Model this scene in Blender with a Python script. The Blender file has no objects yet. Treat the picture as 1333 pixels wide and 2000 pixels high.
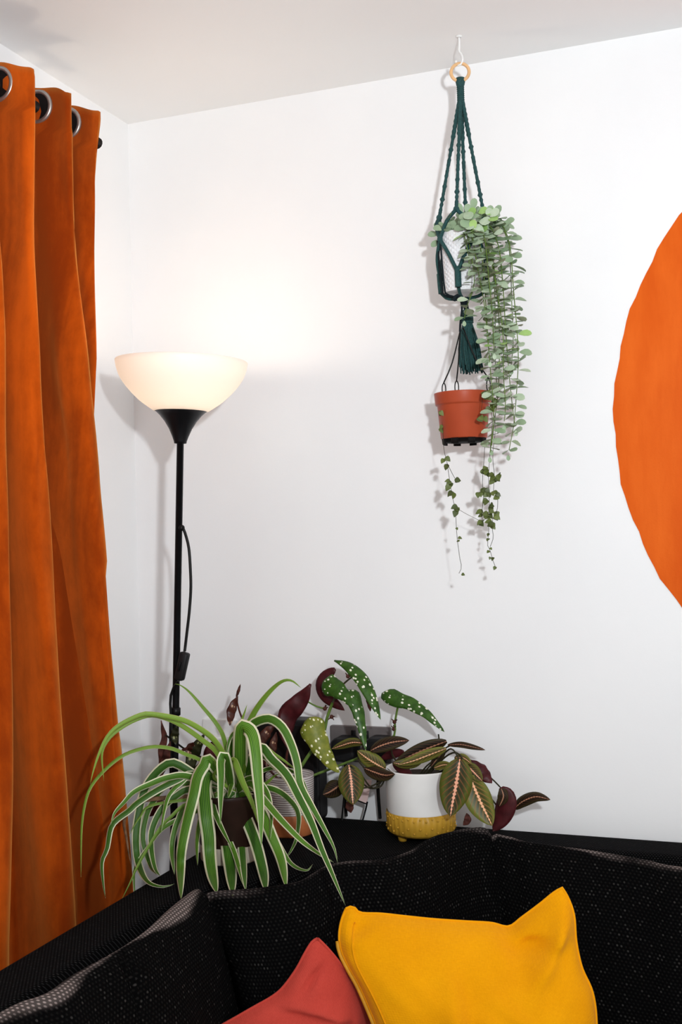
import bpy, bmesh, math, random
import numpy as np
from mathutils import Vector, Matrix
rnd = random.Random(7)
S = bpy.context.scene
COL = S.collection
PI = math.pi

# ------------------------------------------------------------------ camera, light, exposure
FOC = 2171.0; IW, IH = 1333, 2000
yaw, pitch, roll = math.radians(20.5), math.radians(1.03), math.radians(1.43)
CAM = np.array([1.271, -2.120, 1.41])
Fw = np.array([-math.sin(yaw)*math.cos(pitch), math.cos(yaw)*math.cos(pitch), math.sin(pitch)])
R0 = np.array([math.cos(yaw), math.sin(yaw), 0.0]); U0 = np.cross(R0, Fw)
Rt = R0*math.cos(roll) - U0*math.sin(roll); Up = U0*math.cos(roll) + R0*math.sin(roll)
cd = bpy.data.cameras.new('camera'); cam = bpy.data.objects.new('camera', cd); COL.objects.link(cam)
cd.sensor_fit = 'VERTICAL'; cd.sensor_height = 36; cd.lens = FOC/IH*36; cd.clip_start = .02
cam.matrix_world = Matrix(((Rt[0], Up[0], -Fw[0], CAM[0]), (Rt[1], Up[1], -Fw[1], CAM[1]), (Rt[2], Up[2], -Fw[2], CAM[2]), (0, 0, 0, 1)))
S.camera = cam

w = bpy.data.worlds.new('world'); S.world = w; w.use_nodes = True
w.node_tree.nodes['Background'].inputs[0].default_value = (1, .978, .96, 1)
w.node_tree.nodes['Background'].inputs[1].default_value = .93
ld = bpy.data.lights.new('flash', 'SPOT'); ld.energy = 80; ld.shadow_soft_size = .035
ld.spot_size = math.radians(135); ld.spot_blend = 1.0; ld.color = (.91, .965, 1)
fl = bpy.data.objects.new('flash', ld); COL.objects.link(fl)
fl.location = (1.50, -2.02, 1.66)
fl.rotation_euler = (Vector((.75, 0, 2.34)) - Vector(fl.location)).to_track_quat('-Z', 'Y').to_euler()
S.view_settings.view_transform = 'Standard'; S.view_settings.look = 'None'
S.view_settings.gamma = 1; S.view_settings.use_curve_mapping = False
S.view_settings.exposure = 0.27

# ------------------------------------------------------------------ helpers
def on(px, py, ax, v):
    r = Fw + Rt*(px-IW/2)/FOC - Up*(py-IH/2)/FOC
    return CAM + r*(v-CAM[ax])/r[ax]
def at(px, py, d): return CAM + (Fw + Rt*(px-IW/2)/FOC - Up*(py-IH/2)/FOC)*d
def smooth(pts, n):
    """Catmull-Rom through pts (any dimension), n samples spread by length"""
    P = np.array(pts, float)
    if len(P) == 2: return np.array([P[0]+(P[1]-P[0])*t for t in np.linspace(0, 1, n)])
    Q = np.vstack([2*P[0]-P[1], P, 2*P[-1]-P[-2]]); out = []
    for i in range(1, len(Q)-2):
        for t in np.linspace(0, 1, 9)[:-1]:
            a, b, c, d = Q[i-1], Q[i], Q[i+1], Q[i+2]
            out.append(.5*((2*b)+(c-a)*t+(2*a-5*b+4*c-d)*t*t+(3*b-a-3*c+d)*t**3))
    out.append(P[-1]); out = np.array(out)
    L = np.concatenate([[0], np.cumsum(np.linalg.norm(np.diff(out, axis=0), axis=1))])
    s = np.linspace(0, L[-1], n)
    return np.stack([np.interp(s, L, out[:, k]) for k in range(out.shape[1])], 1)

ORG = {}
class MB:
    def __init__(s): s.v = []; s.f = []; s.uv = []; s.m = []; s.wear = []; s.smooth = True
    def add(s, V, Fc, UV=None, mi=0, wear=None):
        b = len(s.v); s.v += [tuple(map(float, p)) for p in V]; s.f += [tuple(i+b for i in f) for f in Fc]
        s.uv += list(UV) if UV is not None else [(0, 0)]*len(V)
        s.wear += list(wear) if wear is not None else [0]*len(V); s.m += [mi]*len(Fc); return s
    def grid(s, G, UV=None, closeu=False, mi=0, wear=None):
        n, m = len(G), len(G[0]); V = [p for r in G for p in r]; Fc = []
        for i in range(n-1):
            for j in range(m if closeu else m-1):
                k = (j+1) % m; Fc.append((i*m+j, i*m+k, (i+1)*m+k, (i+1)*m+j))
        return s.add(V, Fc, [q for r in UV for q in r] if UV is not None else None, mi, [q for r in wear for q in r] if wear is not None else None)
    def tube(s, pts, r, seg=6, cap=True, mi=0):
        P = [np.array(p, float) for p in pts]; n = len(P); G = []; ref = None
        rr = r if hasattr(r, '__len__') else [r]*n
        for i in range(n):
            t = P[min(i+1, n-1)]-P[max(i-1, 0)]; t = t/(np.linalg.norm(t)+1e-12)
            if ref is None: ref = np.array([1., 0, 0]) if abs(t[0]) < .8 else np.array([0, 1., 0])
            a = np.cross(t, ref); a /= np.linalg.norm(a); b = np.cross(t, a); ref = np.cross(a, t)
            G.append([P[i]+(a*math.cos(k*2*PI/seg)+b*math.sin(k*2*PI/seg))*rr[i] for k in range(seg)])
        base = len(s.v); s.grid(G, closeu=True, mi=mi)
        if cap:
            s.f.append(tuple(base+k for k in range(seg))); s.f.append(tuple(base+(n-1)*seg+k for k in reversed(range(seg)))); s.m += [mi, mi]
        return s
    def lathe(s, prof, c, seg=32, fn=None, mi=0, ax=None):
        """prof: (radius, height) pairs; fn(a, i, r) may change the radius"""
        G = []; UV = []
        c = np.array(c, float)
        A = np.array([0, 0, 1.]) if ax is None else np.array(ax, float)/np.linalg.norm(ax)
        X = np.cross([0, 1., 0], A); X /= np.linalg.norm(X); Y = np.cross(A, X)
        for i, (r, z) in enumerate(prof):
            row = []; ur = []
            for k in range(seg):
                a = 2*PI*k/seg; q = fn(a, i, r) if fn else r
                row.append(c+A*z+(X*math.cos(a)+Y*math.sin(a))*q); ur.append((k/seg, z))
            G.append(row); UV.append(ur)
        return s.grid(G, UV, closeu=True, mi=mi)
    def ball(s, c, r, n=8, sc=(1, 1, 1), mi=0):
        G = [[np.array(c)+np.array([math.sin(PI*i/n)*math.cos(2*PI*k/(n*2))*sc[0], math.sin(PI*i/n)*math.sin(2*PI*k/(n*2))*sc[1], math.cos(PI*i/n)*sc[2]])*r for k in range(n*2)] for i in range(n+1)]
        return s.grid(G, closeu=True, mi=mi)
    def torus(s, c, R, r, nrm, seg=28, sub=8, mi=0):
        N = np.array(nrm, float); N /= np.linalg.norm(N)
        a = np.cross(N, [0, 0, 1.]) if abs(N[2]) < .9 else np.cross(N, [1., 0, 0]); a /= np.linalg.norm(a); b = np.cross(N, a); G = []
        for i in range(seg+1):
            t = 2*PI*i/seg; d = a*math.cos(t)+b*math.sin(t)
            G.append([np.array(c)+d*(R+r*math.cos(2*PI*k/sub))+N*r*math.sin(2*PI*k/sub) for k in range(sub)])
        return s.grid(G, closeu=True, mi=mi)
    def box(s, c, d, bev=.002, rot=None, seg=2, mi=0):
        bm = bmesh.new(); bmesh.ops.create_cube(bm, size=1); bmesh.ops.scale(bm, vec=d, verts=bm.verts)
        if bev: bmesh.ops.bevel(bm, geom=bm.edges[:], offset=bev, segments=seg, affect='EDGES', profile=.5)
        M = Matrix.Translation(Vector(c)) @ (rot.to_4x4() if rot is not None else Matrix())
        bm.verts.index_update()
        s.add([M @ v.co for v in bm.verts], [[v.index for v in f.verts] for f in bm.faces], [(v.co.x, v.co.y) for v in bm.verts], mi); bm.free(); return s
    def prism(s, poly, z0, z1, bev=0, mi=0):
        bm = bmesh.new(); vs = [bm.verts.new((x, y, z0)) for x, y in poly]; f = bm.faces.new(vs)
        e = bmesh.ops.extrude_face_region(bm, geom=[f]); bmesh.ops.translate(bm, vec=(0, 0, z1-z0), verts=[q for q in e['geom'] if isinstance(q, bmesh.types.BMVert)])
        bmesh.ops.recalc_face_normals(bm, faces=bm.faces[:])
        if bev:
            bmesh.ops.bevel(bm, geom=[q for q in bm.edges if min(v.co.z for v in q.verts) > z1-1e-5], offset=bev, segments=3, affect='EDGES', profile=.5)
        bm.verts.index_update()
        s.add([v.co for v in bm.verts], [[v.index for v in q.verts] for q in bm.faces], [(v.co.x, v.co.y+v.co.z) for v in bm.verts], mi); bm.free(); return s
    def build(s, name, mat, parent=None, flat=False, thick=0, uvscale=1):
        o_ = ORG.get(parent.name, np.zeros(3)) if parent else np.zeros(3)
        c = np.array(s.v).mean(0) if parent is None else np.zeros(3)
        if parent is None: c[2] = np.array(s.v)[:, 2].min()
        sub = o_ if parent else c
        me = bpy.data.meshes.new(name); me.from_pydata([tuple(np.array(p)-sub) for p in s.v], [], s.f)
        for m in (mat if isinstance(mat, (list, tuple)) else [mat]): me.materials.append(m)
        me.polygons.foreach_set('material_index', s.m)
        me.polygons.foreach_set('use_smooth', [not flat]*len(s.f))
        u = me.uv_layers.new(name='UVMap'); li = np.zeros(len(me.loops), int); me.loops.foreach_get('vertex_index', li)
        u.data.foreach_set('uv', np.array(s.uv, float)[li].ravel())
        if any(s.wear):
            a = me.attributes.new('wear', 'FLOAT', 'POINT'); a.data.foreach_set('value', s.wear)
        me.update()
        o = bpy.data.objects.new(name, me); COL.objects.link(o)
        if parent: o.parent = parent; ORG[o.name] = o_
        else: o.location = c; ORG[o.name] = c
        if thick:
            md = o.modifiers.new('thickness', 'SOLIDIFY'); md.thickness = thick; md.offset = -1
            if len(me.materials) > 1: md.material_offset = 1; md.material_offset_rim = 0
        return o
def thing(name, label, cat, loc, group=None):
    o = bpy.data.objects.new(name, None); COL.objects.link(o); o.location = loc; o.empty_display_size = .03
    ORG[o.name] = np.array(loc, float); o['label'] = label; o['category'] = cat
    if group: o['group'] = group
    return o
def tag(o, label, cat): o['label'] = label; o['category'] = cat; return o
def struct(o): o['kind'] = 'structure'; return o

# ------------------------------------------------------------------ materials
class NX:
    """small wrapper: arithmetic on node sockets"""
    def __init__(s, t, k): s.t = t; s.k = k
    def op(s, o, *a):
        n = s.t.nodes.new('ShaderNodeMath'); n.operation = o
        for i, q in enumerate((s,)+a):
            if isinstance(q, NX): s.t.links.new(q.k, n.inputs[i])
            else: n.inputs[i].default_value = q
        return NX(s.t, n.outputs[0])
    def __add__(s, b): return s.op('ADD', b)
    def __sub__(s, b): return s.op('SUBTRACT', b)
    def __mul__(s, b): return s.op('MULTIPLY', b)
    def abs(s): return s.op('ABSOLUTE')
    def step(s, a, b):
        n = s.t.nodes.new('ShaderNodeMapRange'); n.interpolation_type = 'SMOOTHSTEP'; n.clamp = True
        s.t.links.new(s.k, n.inputs[0]); n.inputs[1].default_value = a; n.inputs[2].default_value = b; return NX(s.t, n.outputs[0])
class Mat:
    def __init__(s, name, col=(.8, .8, .8), rough=.6, **kw):
        s.m = bpy.data.materials.new(name); s.m.use_nodes = True; s.t = s.m.node_tree; s.b = s.t.nodes['Principled BSDF']
        s.set('Base Color', (*col, 1)); s.set('Roughness', rough)
        for k, v in kw.items(): s.set(k.replace('_', ' '), v)
    def set(s, k, v):
        if isinstance(v, NX): s.t.links.new(v.k, s.b.inputs[k])
        else: s.b.inputs[k].default_value = v
    def coord(s, kind='Object', uv=None):
        n = s.t.nodes.new('ShaderNodeTexCoord'); return NX(s.t, n.outputs[kind])
    def xyz(s, c):
        n = s.t.nodes.new('ShaderNodeSeparateXYZ'); s.t.links.new(c.k, n.inputs[0]); return [NX(s.t, q) for q in n.outputs]
    def comb(s, x, y, z=0):
        n = s.t.nodes.new('ShaderNodeCombineXYZ')
        for i, q in enumerate((x, y, z)):
            if isinstance(q, NX): s.t.links.new(q.k, n.inputs[i])
            else: n.inputs[i].default_value = q
        return NX(s.t, n.outputs[0])
    def scale(s, c, v):
        n = s.t.nodes.new('ShaderNodeMapping'); n.inputs['Scale'].default_value = v; s.t.links.new(c.k, n.inputs[0]); return NX(s.t, n.outputs[0])
    def noise(s, c, sc=5, det=3, rough=.5):
        n = s.t.nodes.new('ShaderNodeTexNoise'); s.t.links.new(c.k, n.inputs['Vector']); n.inputs['Scale'].default_value = sc
        n.inputs['Detail'].default_value = det; n.inputs['Roughness'].default_value = rough; return NX(s.t, n.outputs[0])
    def voro(s, c, sc, out='Distance', rand=1):
        n = s.t.nodes.new('ShaderNodeTexVoronoi'); s.t.links.new(c.k, n.inputs['Vector']); n.inputs['Scale'].default_value = sc
        n.inputs['Randomness'].default_value = rand; return NX(s.t, n.outputs[out])
    def white(s, c):
        n = s.t.nodes.new('ShaderNodeTexWhiteNoise'); s.t.links.new(c.k, n.inputs['Vector']); return NX(s.t, n.outputs['Value'])
    def attr(s, name):
        n = s.t.nodes.new('ShaderNodeAttribute'); n.attribute_name = name; return NX(s.t, n.outputs['Fac'])
    def rand(s):
        n = s.t.nodes.new('ShaderNodeObjectInfo'); return NX(s.t, n.outputs['Random'])
    def mix(s, f, a, b):
        n = s.t.nodes.new('ShaderNodeMix'); n.data_type = 'RGBA'
        for i, q in ((0, f), (6, a), (7, b)):
            if isinstance(q, NX): s.t.links.new(q.k, n.inputs[i])
            elif i == 0: n.inputs[0].default_value = q
            else: n.inputs[i].default_value = (*q, 1)
        return NX(s.t, n.outputs[2])
    def bump(s, h, strength=.3, dist=.002):
        n = s.t.nodes.new('ShaderNodeBump'); n.inputs['Strength'].default_value = strength; n.inputs['Distance'].default_value = dist
        s.t.links.new(h.k, n.inputs['Height']); s.t.links.new(n.outputs[0], s.b.inputs['Normal'])
def plain(name, col, rough=.5, var=.12, sc=60, bump=0, **kw):
    kw.setdefault('Specular_IOR_Level', .18); M = Mat(name, col, rough, **kw); c = M.coord(); n = M.noise(c, sc)
    M.set('Base Color', M.mix(n.step(.25, .75), tuple(q*(1-var) for q in col), tuple(min(1, q*(1+var)) for q in col)))
    if bump: M.bump(n, bump, .001)
    return M.m

# wall paint with roller texture
M = Mat('wall_paint', (.86, .86, .865), .55); c = M.coord(); a = M.noise(c, 260, 2); b = M.noise(c, 3, 4)
M.set('Base Color', M.mix(b.step(.3, .7), (.845, .847, .855), (.875, .875, .878))); M.bump(a, .08, .001); m_wall = M.m
M = Mat('ceiling_paint', (.88, .88, .87), .7); c = M.coord(); a = M.noise(c, 200, 2); b = M.noise(c, 2, 3)
M.set('Base Color', M.mix(b.step(.3, .7), (.865, .865, .862), (.885, .885, .882))); M.bump(a, .06, .001); m_ceil = M.m
M = Mat('grey_carpet', (.4, .4, .4), .95); c = M.coord(); a = M.noise(c, 180, 4)
M.set('Base Color', M.mix(a.step(.3, .7), (.48, .485, .49), (.62, .625, .63))); m_floor = M.m
M = Mat('orange_emulsion', (.85, .2, .03), .5); c = M.coord(); a = M.noise(M.scale(c, (9, 1, 2.2)), 2.2, 5, .6); g = M.noise(c, 300, 2); b2 = M.noise(c, 2.5, 3)
M.set('Specular IOR Level', .08); M.set('Base Color', M.mix(a.step(.3, .72), M.mix(b2.step(.35, .65), (.64, .088, .002), (.71, .108, .003)), (.76, .130, .008))); M.bump(g, .15, .001); m_mural = M.m
# velvet
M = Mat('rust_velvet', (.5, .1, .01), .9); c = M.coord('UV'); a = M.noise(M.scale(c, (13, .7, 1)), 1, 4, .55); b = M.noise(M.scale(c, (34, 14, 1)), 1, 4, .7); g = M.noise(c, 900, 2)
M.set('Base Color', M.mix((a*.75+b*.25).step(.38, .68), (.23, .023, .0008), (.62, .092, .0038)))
M.set('Sheen Weight', .65); M.set('Sheen Roughness', .6); M.set('Sheen Tint', (1, .44, .10, 1)); M.set('Specular IOR Level', .02); M.bump(g, .25, .0006); m_velvet = M.m
# black woven upholstery with raised pale slubs
def weave(name, cell, base, dim, speck, highlightc, amount):
    M = Mat(name, base, .95); x, y, z = M.xyz(M.coord('UV'))
    v = y*(1/(cell*.8)); u = x*(1/cell); row = v.op('FLOOR'); us = u+row.op('MODULO', 2.0)*.5
    fu = us.op('FRACT')-.5; fv = v.op('FRACT')-.5
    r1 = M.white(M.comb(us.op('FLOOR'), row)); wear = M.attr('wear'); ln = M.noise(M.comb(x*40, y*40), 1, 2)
    d = (fu*fu*1.5+fv*fv).op('SQRT'); dot = d.step(.42, .14)
    col = M.mix((r1+ln*.35).step(1.08-amount, 1.2), dim, speck)
    col = M.mix(dot, base, col); highlit = M.mix(dot, tuple(q*.22 for q in highlightc), highlightc)
    M.set('Base Color', M.mix((wear*1.0+(ln-.5)*wear*.8).step(.12, .6), col, highlit)); M.set('Specular IOR Level', .04)  # flash highlight on the stretched ridge weave, painted into its colour
    M.bump(dot, .5, .0012); return M.m
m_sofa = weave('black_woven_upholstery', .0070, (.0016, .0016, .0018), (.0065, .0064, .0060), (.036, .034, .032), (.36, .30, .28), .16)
m_ledge = weave('black_ledge_upholstery', .0052, (.0022, .0022, .0024), (.017, .017, .0175), (.030, .029, .029), (.1, .1, .1), .3)
# linen pillows
def linen(name, lo, hi, piping=False):
    M = Mat(name, lo, .85); uv = M.coord('UV'); x, y, z = M.xyz(uv)
    a = (x*1200).op('SINE')*.5; b = (y*1200).op('SINE')*.5; n = M.noise(uv, 7, 4); g = M.noise(M.scale(uv, (120, 700, 1)), 1, 2); k = M.noise(M.scale(uv, (700, 120, 1)), 1, 2)
    M.set('Base Color', M.mix((n*.5+g*.25+k*.25).step(.3, .7), lo, hi)); M.bump(a+b+g*1.5, .25, .0006)
    M.set('Sheen Weight', .05); M.set('Specular IOR Level', .05); return M.m
m_yellow = linen('mustard_linen', (.76, .30, .0010), (.90, .39, .0022)); m_red = linen('brick_red_linen', (.46, .048, .034), (.60, .074, .052))
m_black = plain('black_lacquer', (.006, .006, .007), .32); m_blackp = plain('black_plastic', (.012, .012, .013), .45); m_blackm = plain('black_satin_steel', (.008, .008, .009), .3, Metallic=.3)
m_cable = plain('black_cable', (.006, .006, .006), .4)
M = Mat('opal_shade', (.92, .89, .86), .35); M.set('Transmission Weight', 0.0)
tr = M.t.nodes.new('ShaderNodeBsdfTranslucent'); tr.inputs[0].default_value = (.95, .90, .84, 1); ms = M.t.nodes.new('ShaderNodeMixShader'); ms.inputs[0].default_value = .40
M.t.links.new(M.b.outputs[0], ms.inputs[1]); M.t.links.new(tr.outputs[0], ms.inputs[2]); M.t.links.new(ms.outputs[0], M.t.nodes['Material Output'].inputs[0]); m_shade = M.m
M = Mat('bulb_glow', (1, .9, .8), .4); M.set('Emission Color', (1, .78, .55, 1)); M.set('Emission Strength', 6); m_bulb = M.m
m_silver = plain('brushed_nickel', (.42, .40, .38), .35, Metallic=.8); m_dark = plain('dark_bronze_metal', (.02, .016, .014), .3, Metallic=.5)
m_wood = plain('pale_wood', (.72, .44, .22), .5, .15, 40); m_whitep = plain('white_plastic', (.8, .8, .79), .35, .03)
M = Mat('teal_cotton_cord', (.01, .06, .06), .8); c = M.coord(); a = M.noise(c, 500, 3); M.set('Base Color', M.mix(a.step(.3, .7), (.004, .032, .034), (.012, .075, .072))); M.bump(a, .6, .001); m_cord = M.m
m_cordk = plain('black_cotton_cord', (.006, .012, .016), .8, .3, 400, .4)
m_white = plain('white_glaze', (.80, .79, .77), .3, .03, 20); m_mustard = plain('mustard_glaze', (.50, .28, .03), .35, .15, 30)
m_cream = plain('cream_glaze', (.62, .56, .44), .45, .06, 30); m_brown = plain('dark_brown_glaze', (.022, .010, .007), .35, .2, 30)
m_copper = plain('copper_brown_glaze', (.42, .13, .045), .35, .2, 40); m_terra = plain('terracotta_plastic', (.40, .065, .025), .38, .06, 30)
m_soil = plain('potting_soil', (.02, .012, .008), .95, .6, 200, .8); m_hole = plain('dark_opening', (.006, .004, .004), .8)
m_embossed = plain('white_embossed_ceramic', (.80, .80, .82), .4, .03, 30)
M = Mat('striped_stoneware', (.6, .56, .54), .6); x, y, z = M.xyz(M.coord('Object')); a = (z*1500).op('SINE').step(-.4, .6)
M.set('Base Color', M.mix(a, (.30, .25, .24), (.70, .66, .64))); M.bump(a, .4, .001); m_striped = M.m
# spider plant: green blade with cream margins
def blade(name, g1, g2, edge, ew):
    M = Mat(name, g1, .42); x, y, z = M.xyz(M.coord('UV')); r = M.rand()
    u = (x-.5).abs()*2; n = M.noise(M.comb(x*9, y*2, r*40), 3, 3); mid = u.step(0, .35)
    st = ((x*55).op('SINE')*.5+.5)*.35
    gg = M.mix((n*.6+st+r*.3-.2).step(.2, .8), g1, g2)
    M.set('Base Color', M.mix((u+(n-.5)*.12).step(ew, ew+.12), gg, edge)); M.set('Specular IOR Level', .25); M.bump((x*80).op('SINE'), .12, .001)
    return M.m
m_spider = blade('spider_leaf', (.022, .085, .008), (.13, .29, .026), (.80, .78, .56), .66)
m_spiderp = blade('spider_leaf_pale', (.10, .20, .02), (.24, .38, .05), (.42, .46, .16), .78)
m_spiderd = plain('dry_leaf', (.16, .09, .05), .8, .4, 80)
# begonia: pale dots on green, wine red underneath
def begonia(name, g1, g2, dot, size):
    M = Mat(name, g1, .35); uv = M.coord('UV'); x, y, z = M.xyz(uv)
    n = M.noise(uv, 60, 3); wob = M.noise(uv, 160, 2); d = M.voro(M.scale(uv, (1, .72, 1)), 1/size, rand=.72)
    cc = M.voro(M.scale(uv, (1, .72, 1)), 1/size, 'Color', .72); cr = M.xyz(cc)[0]
    rad = cr*.13+.22
    f = (d+(wob-.5)*.12-rad).step(.05, -.03)
    M.set('Specular IOR Level', .2); M.set('Base Color', M.mix(f, M.mix(n.step(.3, .7), g1, g2), dot)); M.bump(f, .2, .001); return M.m
m_beg = begonia('polka_dot_leaf', (.020, .060, .008), (.045, .115, .014), (.74, .74, .60), .0060)
m_begl = begonia('light_polka_dot_leaf', (.13, .16, .018), (.22, .23, .03), (.80, .78, .56), .0060)
m_begb = begonia('brown_polka_dot_leaf', (.045, .012, .008), (.09, .025, .014), (.42, .26, .16), .007)
m_begd = begonia('dark_polka_dot_leaf', (.018, .022, .008), (.035, .035, .012), (.30, .32, .14), .007)
m_wine = plain('wine_red_underside', (.055, .008, .010), .4, .35, 60, .2); m_wined = plain('dried_red_leaf', (.075, .022, .016), .7, .5, 90, .4)
# prayer plant: pink midrib, fine red veins, dark blotched centre
def maranta(name, base, edge, mid, vein):
    M = Mat(name, base, .38); x, y, z = M.xyz(M.coord('UV')); u = (x-.5)*2; au = u.abs(); r = M.rand()
    n = M.noise(M.comb(x*6, y*10, r*30), 2, 3)
    zz = ((y*95).op('SINE')*.035)+((n-.5)*.08)
    midf = (au-zz).step(.11, .05)
    vv = ((y*8.5-au*2.6).op('FRACT')-.5).abs(); vf = vv.step(.075, .03)*au.step(1.0, .75)
    dk = ((y*8.5-au*2.6+.5).op('FRACT')-.5).abs().step(.42, .12)*au.step(.75, .25)
    col = M.mix((au+(n-.5)*.4).step(.35, .95), base, edge); col = M.mix(dk*.7, col, tuple(q*.22 for q in base))
    col = M.mix(vf*.75, col, vein); M.set('Specular IOR Level', .18); M.set('Base Color', M.mix(midf, col, mid)); M.bump(vf, .25, .001); return M.m
m_mar = maranta('prayer_plant_leaf', (.048, .046, .009), (.095, .110, .018), (.80, .38, .24), (.30, .06, .035))
m_marl = maranta('light_prayer_plant_leaf', (.085, .085, .016), (.15, .17, .03), (.80, .42, .24), (.34, .09, .045))
m_mard = maranta('dark_prayer_plant_leaf', (.018, .012, .006), (.034, .028, .010), (.42, .20, .12), (.12, .03, .02))
m_stem = plain('green_stem', (.10, .17, .03), .5, .3, 80); m_stemd = plain('dark_stem', (.030, .026, .012), .5, .3, 80); m_stemr = plain('red_node', (.07, .02, .014), .6, .3, 80)
def vleaf(name, lo, hi):
    M = Mat(name, lo, .5); r = M.rand(); c = M.coord('Object'); n = M.noise(c, 3, 2)
    M.set('Base Color', M.mix((r*.75+n*.4-.1).step(.05, 1), lo, hi)); return M.m
m_vl = vleaf('grey_green_leaf', (.26, .37, .22), (.50, .60, .44)); m_vlb = vleaf('bright_green_leaf', (.24, .42, .11), (.40, .60, .20)); m_vlu = plain('leaf_underside', (.30, .34, .22), .6, .15, 60)
m_ht = vleaf('olive_heart_leaf', (.05, .07, .014), (.13, .17, .035))
m_card = plain('pink_card', (.62, .46, .44), .5, .2, 12); m_steel = plain('dark_nickel_plate', (.17, .15, .148), .4, .08, 30, Metallic=.15)

# ------------------------------------------------------------------ room
CEIL = 2.319
def slab(name, lo, hi, m):
    lo, hi = np.array(lo, float), np.array(hi, float)
    return struct(MB().box((lo+hi)/2, hi-lo, 0).build(name, m, flat=True))
slab('wall_back', (-.12, 0, 0), (4.4, .12, CEIL), m_wall)
slab('wall_left', (-.12, -4.6, 0), (0, 0, CEIL), m_wall)
slab('ceiling', (-.12, -4.6, CEIL), (4.4, .12, CEIL+.12), m_ceil)
slab('floor', (-.12, -4.6, -.12), (4.4, .12, 0), m_floor)

# painted circle, three photographed points of its edge give centre and radius
p = [on(1333, 415, 1, 0), on(1333, 1188, 1, 0), on(1200, 790, 1, 0)]
A_ = np.array([[2*(p[1][0]-p[0][0]), 2*(p[1][2]-p[0][2])], [2*(p[2][0]-p[0][0]), 2*(p[2][2]-p[0][2])]])
B_ = np.array([p[1][0]**2-p[0][0]**2+p[1][2]**2-p[0][2]**2, p[2][0]**2-p[0][0]**2+p[2][2]**2-p[0][2]**2])
cx, cz = np.linalg.solve(A_, B_); CR = math.hypot(p[0][0]-cx, p[0][2]-cz)
mb = MB(); ring = [(cx+(CR+.0016*math.sin(k*.9)+.0012*math.sin(k*2.3+1))*math.cos(2*PI*k/160), cz+(CR+.0016*math.sin(k*.9)+.0012*math.sin(k*2.3+1))*math.sin(2*PI*k/160)) for k in range(160)]
mb.add([(x, -.0014, z) for x, z in ring]+[(x, -.0003, z) for x, z in ring], [tuple(range(160))]+[(k, (k+1) % 160, 160+(k+1) % 160, 160+k) for k in range(160)])
tag(mb.build('painted_circle', m_mural, flat=True), 'large orange circle painted on the white wall at the right edge', 'mural')

# ------------------------------------------------------------------ curtain and pole
XT, XV = .165, .045
tips = [  # silhouette of each fold, photographed, taken at the room-side distance XT
    [(-150, 100), (-150, 300), (-140, 700), (-125, 1100), (-110, 1500), (-100, 1900)],
    [(-78, 110), (-75, 300), (-70, 700), (-60, 1100), (-50, 1500), (-42, 1900)],
    [(-22, 115), (-20, 300), (-8, 520), (4, 750), (12, 1000), (16, 1250), (18, 1500), (15, 1850)],
    [(62, 125), (63, 300), (65, 480), (68, 610), (74, 750), (87, 925), (98, 1100), (108, 1250), (115, 1375), (124, 1500), (147, 1860)],
    [(135, 165), (137, 300), (141, 400), (148, 505), (160, 645), (169, 750), (182, 855), (187, 907), (190, 960), (202, 1082), (212, 1200), (226, 1350), (239, 1500), (252, 1650), (262, 1780)],
    [(197, 230), (189, 290), (183, 350), (184, 480), (188, 600), (191, 700), (190, 800), (188, 900), (187, 960), (196, 1082), (205, 1200), (218, 1350), (230, 1500), (243, 1650), (254, 1780)]]
TY = []
for tp in tips:
    q = np.array([on(a, b, 0, XT) for a, b in tp]); TY.append((q[::-1, 2], q[::-1, 1]))
zs = np.concatenate([np.linspace(2.198, 2.0, 16), np.linspace(1.985, .05, 70)])
rows = []; SEGN = 18; EYE = {}
for iz, z in enumerate(zs):
    ty = [float(np.interp(z, a, b)) for a, b in TY]; row = []
    for i in range(len(ty)):
        y1 = ty[i]; y0 = ty[i-1] if i else y1-.1
        dep = XT-XV; low = min(1, max(0, (2.12-z)/.7)); sp_ = min(1, max(0, (y1-y0)/.11))
        yv = y0+(y1-y0)*(.93+.07*low)
        # away from the room: previous tip to valley, then the visible face: valley to this tip
        if i:
            for k in range(SEGN): 
                t = k/SEGN; row.append((XT-dep*(.5-.5*math.cos(PI*t)), y0+(yv-y0)*t**1.6, z))
        n2 = SEGN+4
        for k in range(n2):
            t = k/n2; x = XV+dep*math.sin(PI/2*t)**1.15; row.append((x, yv+(y1-yv)*(1-math.cos(PI/2*t))-.020*low*sp_*math.sin(PI*t**1.5), z))
            if iz == 5 and i and abs(t-.36) < .03 and i not in EYE: EYE[i] = (np.array(row[-1]), np.array(row[-1])-np.array(row[-2]))
    row.append((XT, ty[-1], z))
    # small drape irregularities in the cloth
    out = []
    for j, (x, y, zz) in enumerate(row):
        s = j*.11
        lowf = min(1, max(0, (2.12-z)/.5)); dx = lowf*(.0045*math.sin(j*.62+2.2*math.sin(z*1.3+j*.05))*max(0, math.sin(z*1.9+j*.21))+.0035*math.sin(j*.41+1.5*z))+(0 if z > 2.12 else 1)*.0035*math.sin(s*2.3+z*5.1)*math.sin(z*3.3+s)+.0025*math.sin(z*17+s*3)*max(0, 1-abs(z-1.75)/.5)
        tz = max(0, 1-iz/8)*(.012-.020*((x-XV)/dep)**3+.002*math.sin(s*5))
        out.append(np.array((x+dx, y+.002*math.sin(s*3.7+z*9), zz+tz)))
    rows.append(out)
ct = thing('curtain', 'rust orange velvet eyelet curtain hanging in deep folds at the left', 'curtain', (.105, -.6, .05))
UVC = []
for rw in rows:
    d_ = np.concatenate([[0], np.cumsum([np.linalg.norm((q1-q0)[:2]) for q0, q1 in zip(rw[:-1], rw[1:])])]); UVC.append([(float(q_), float(p_[2])) for q_, p_ in zip(d_, rw)])
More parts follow.
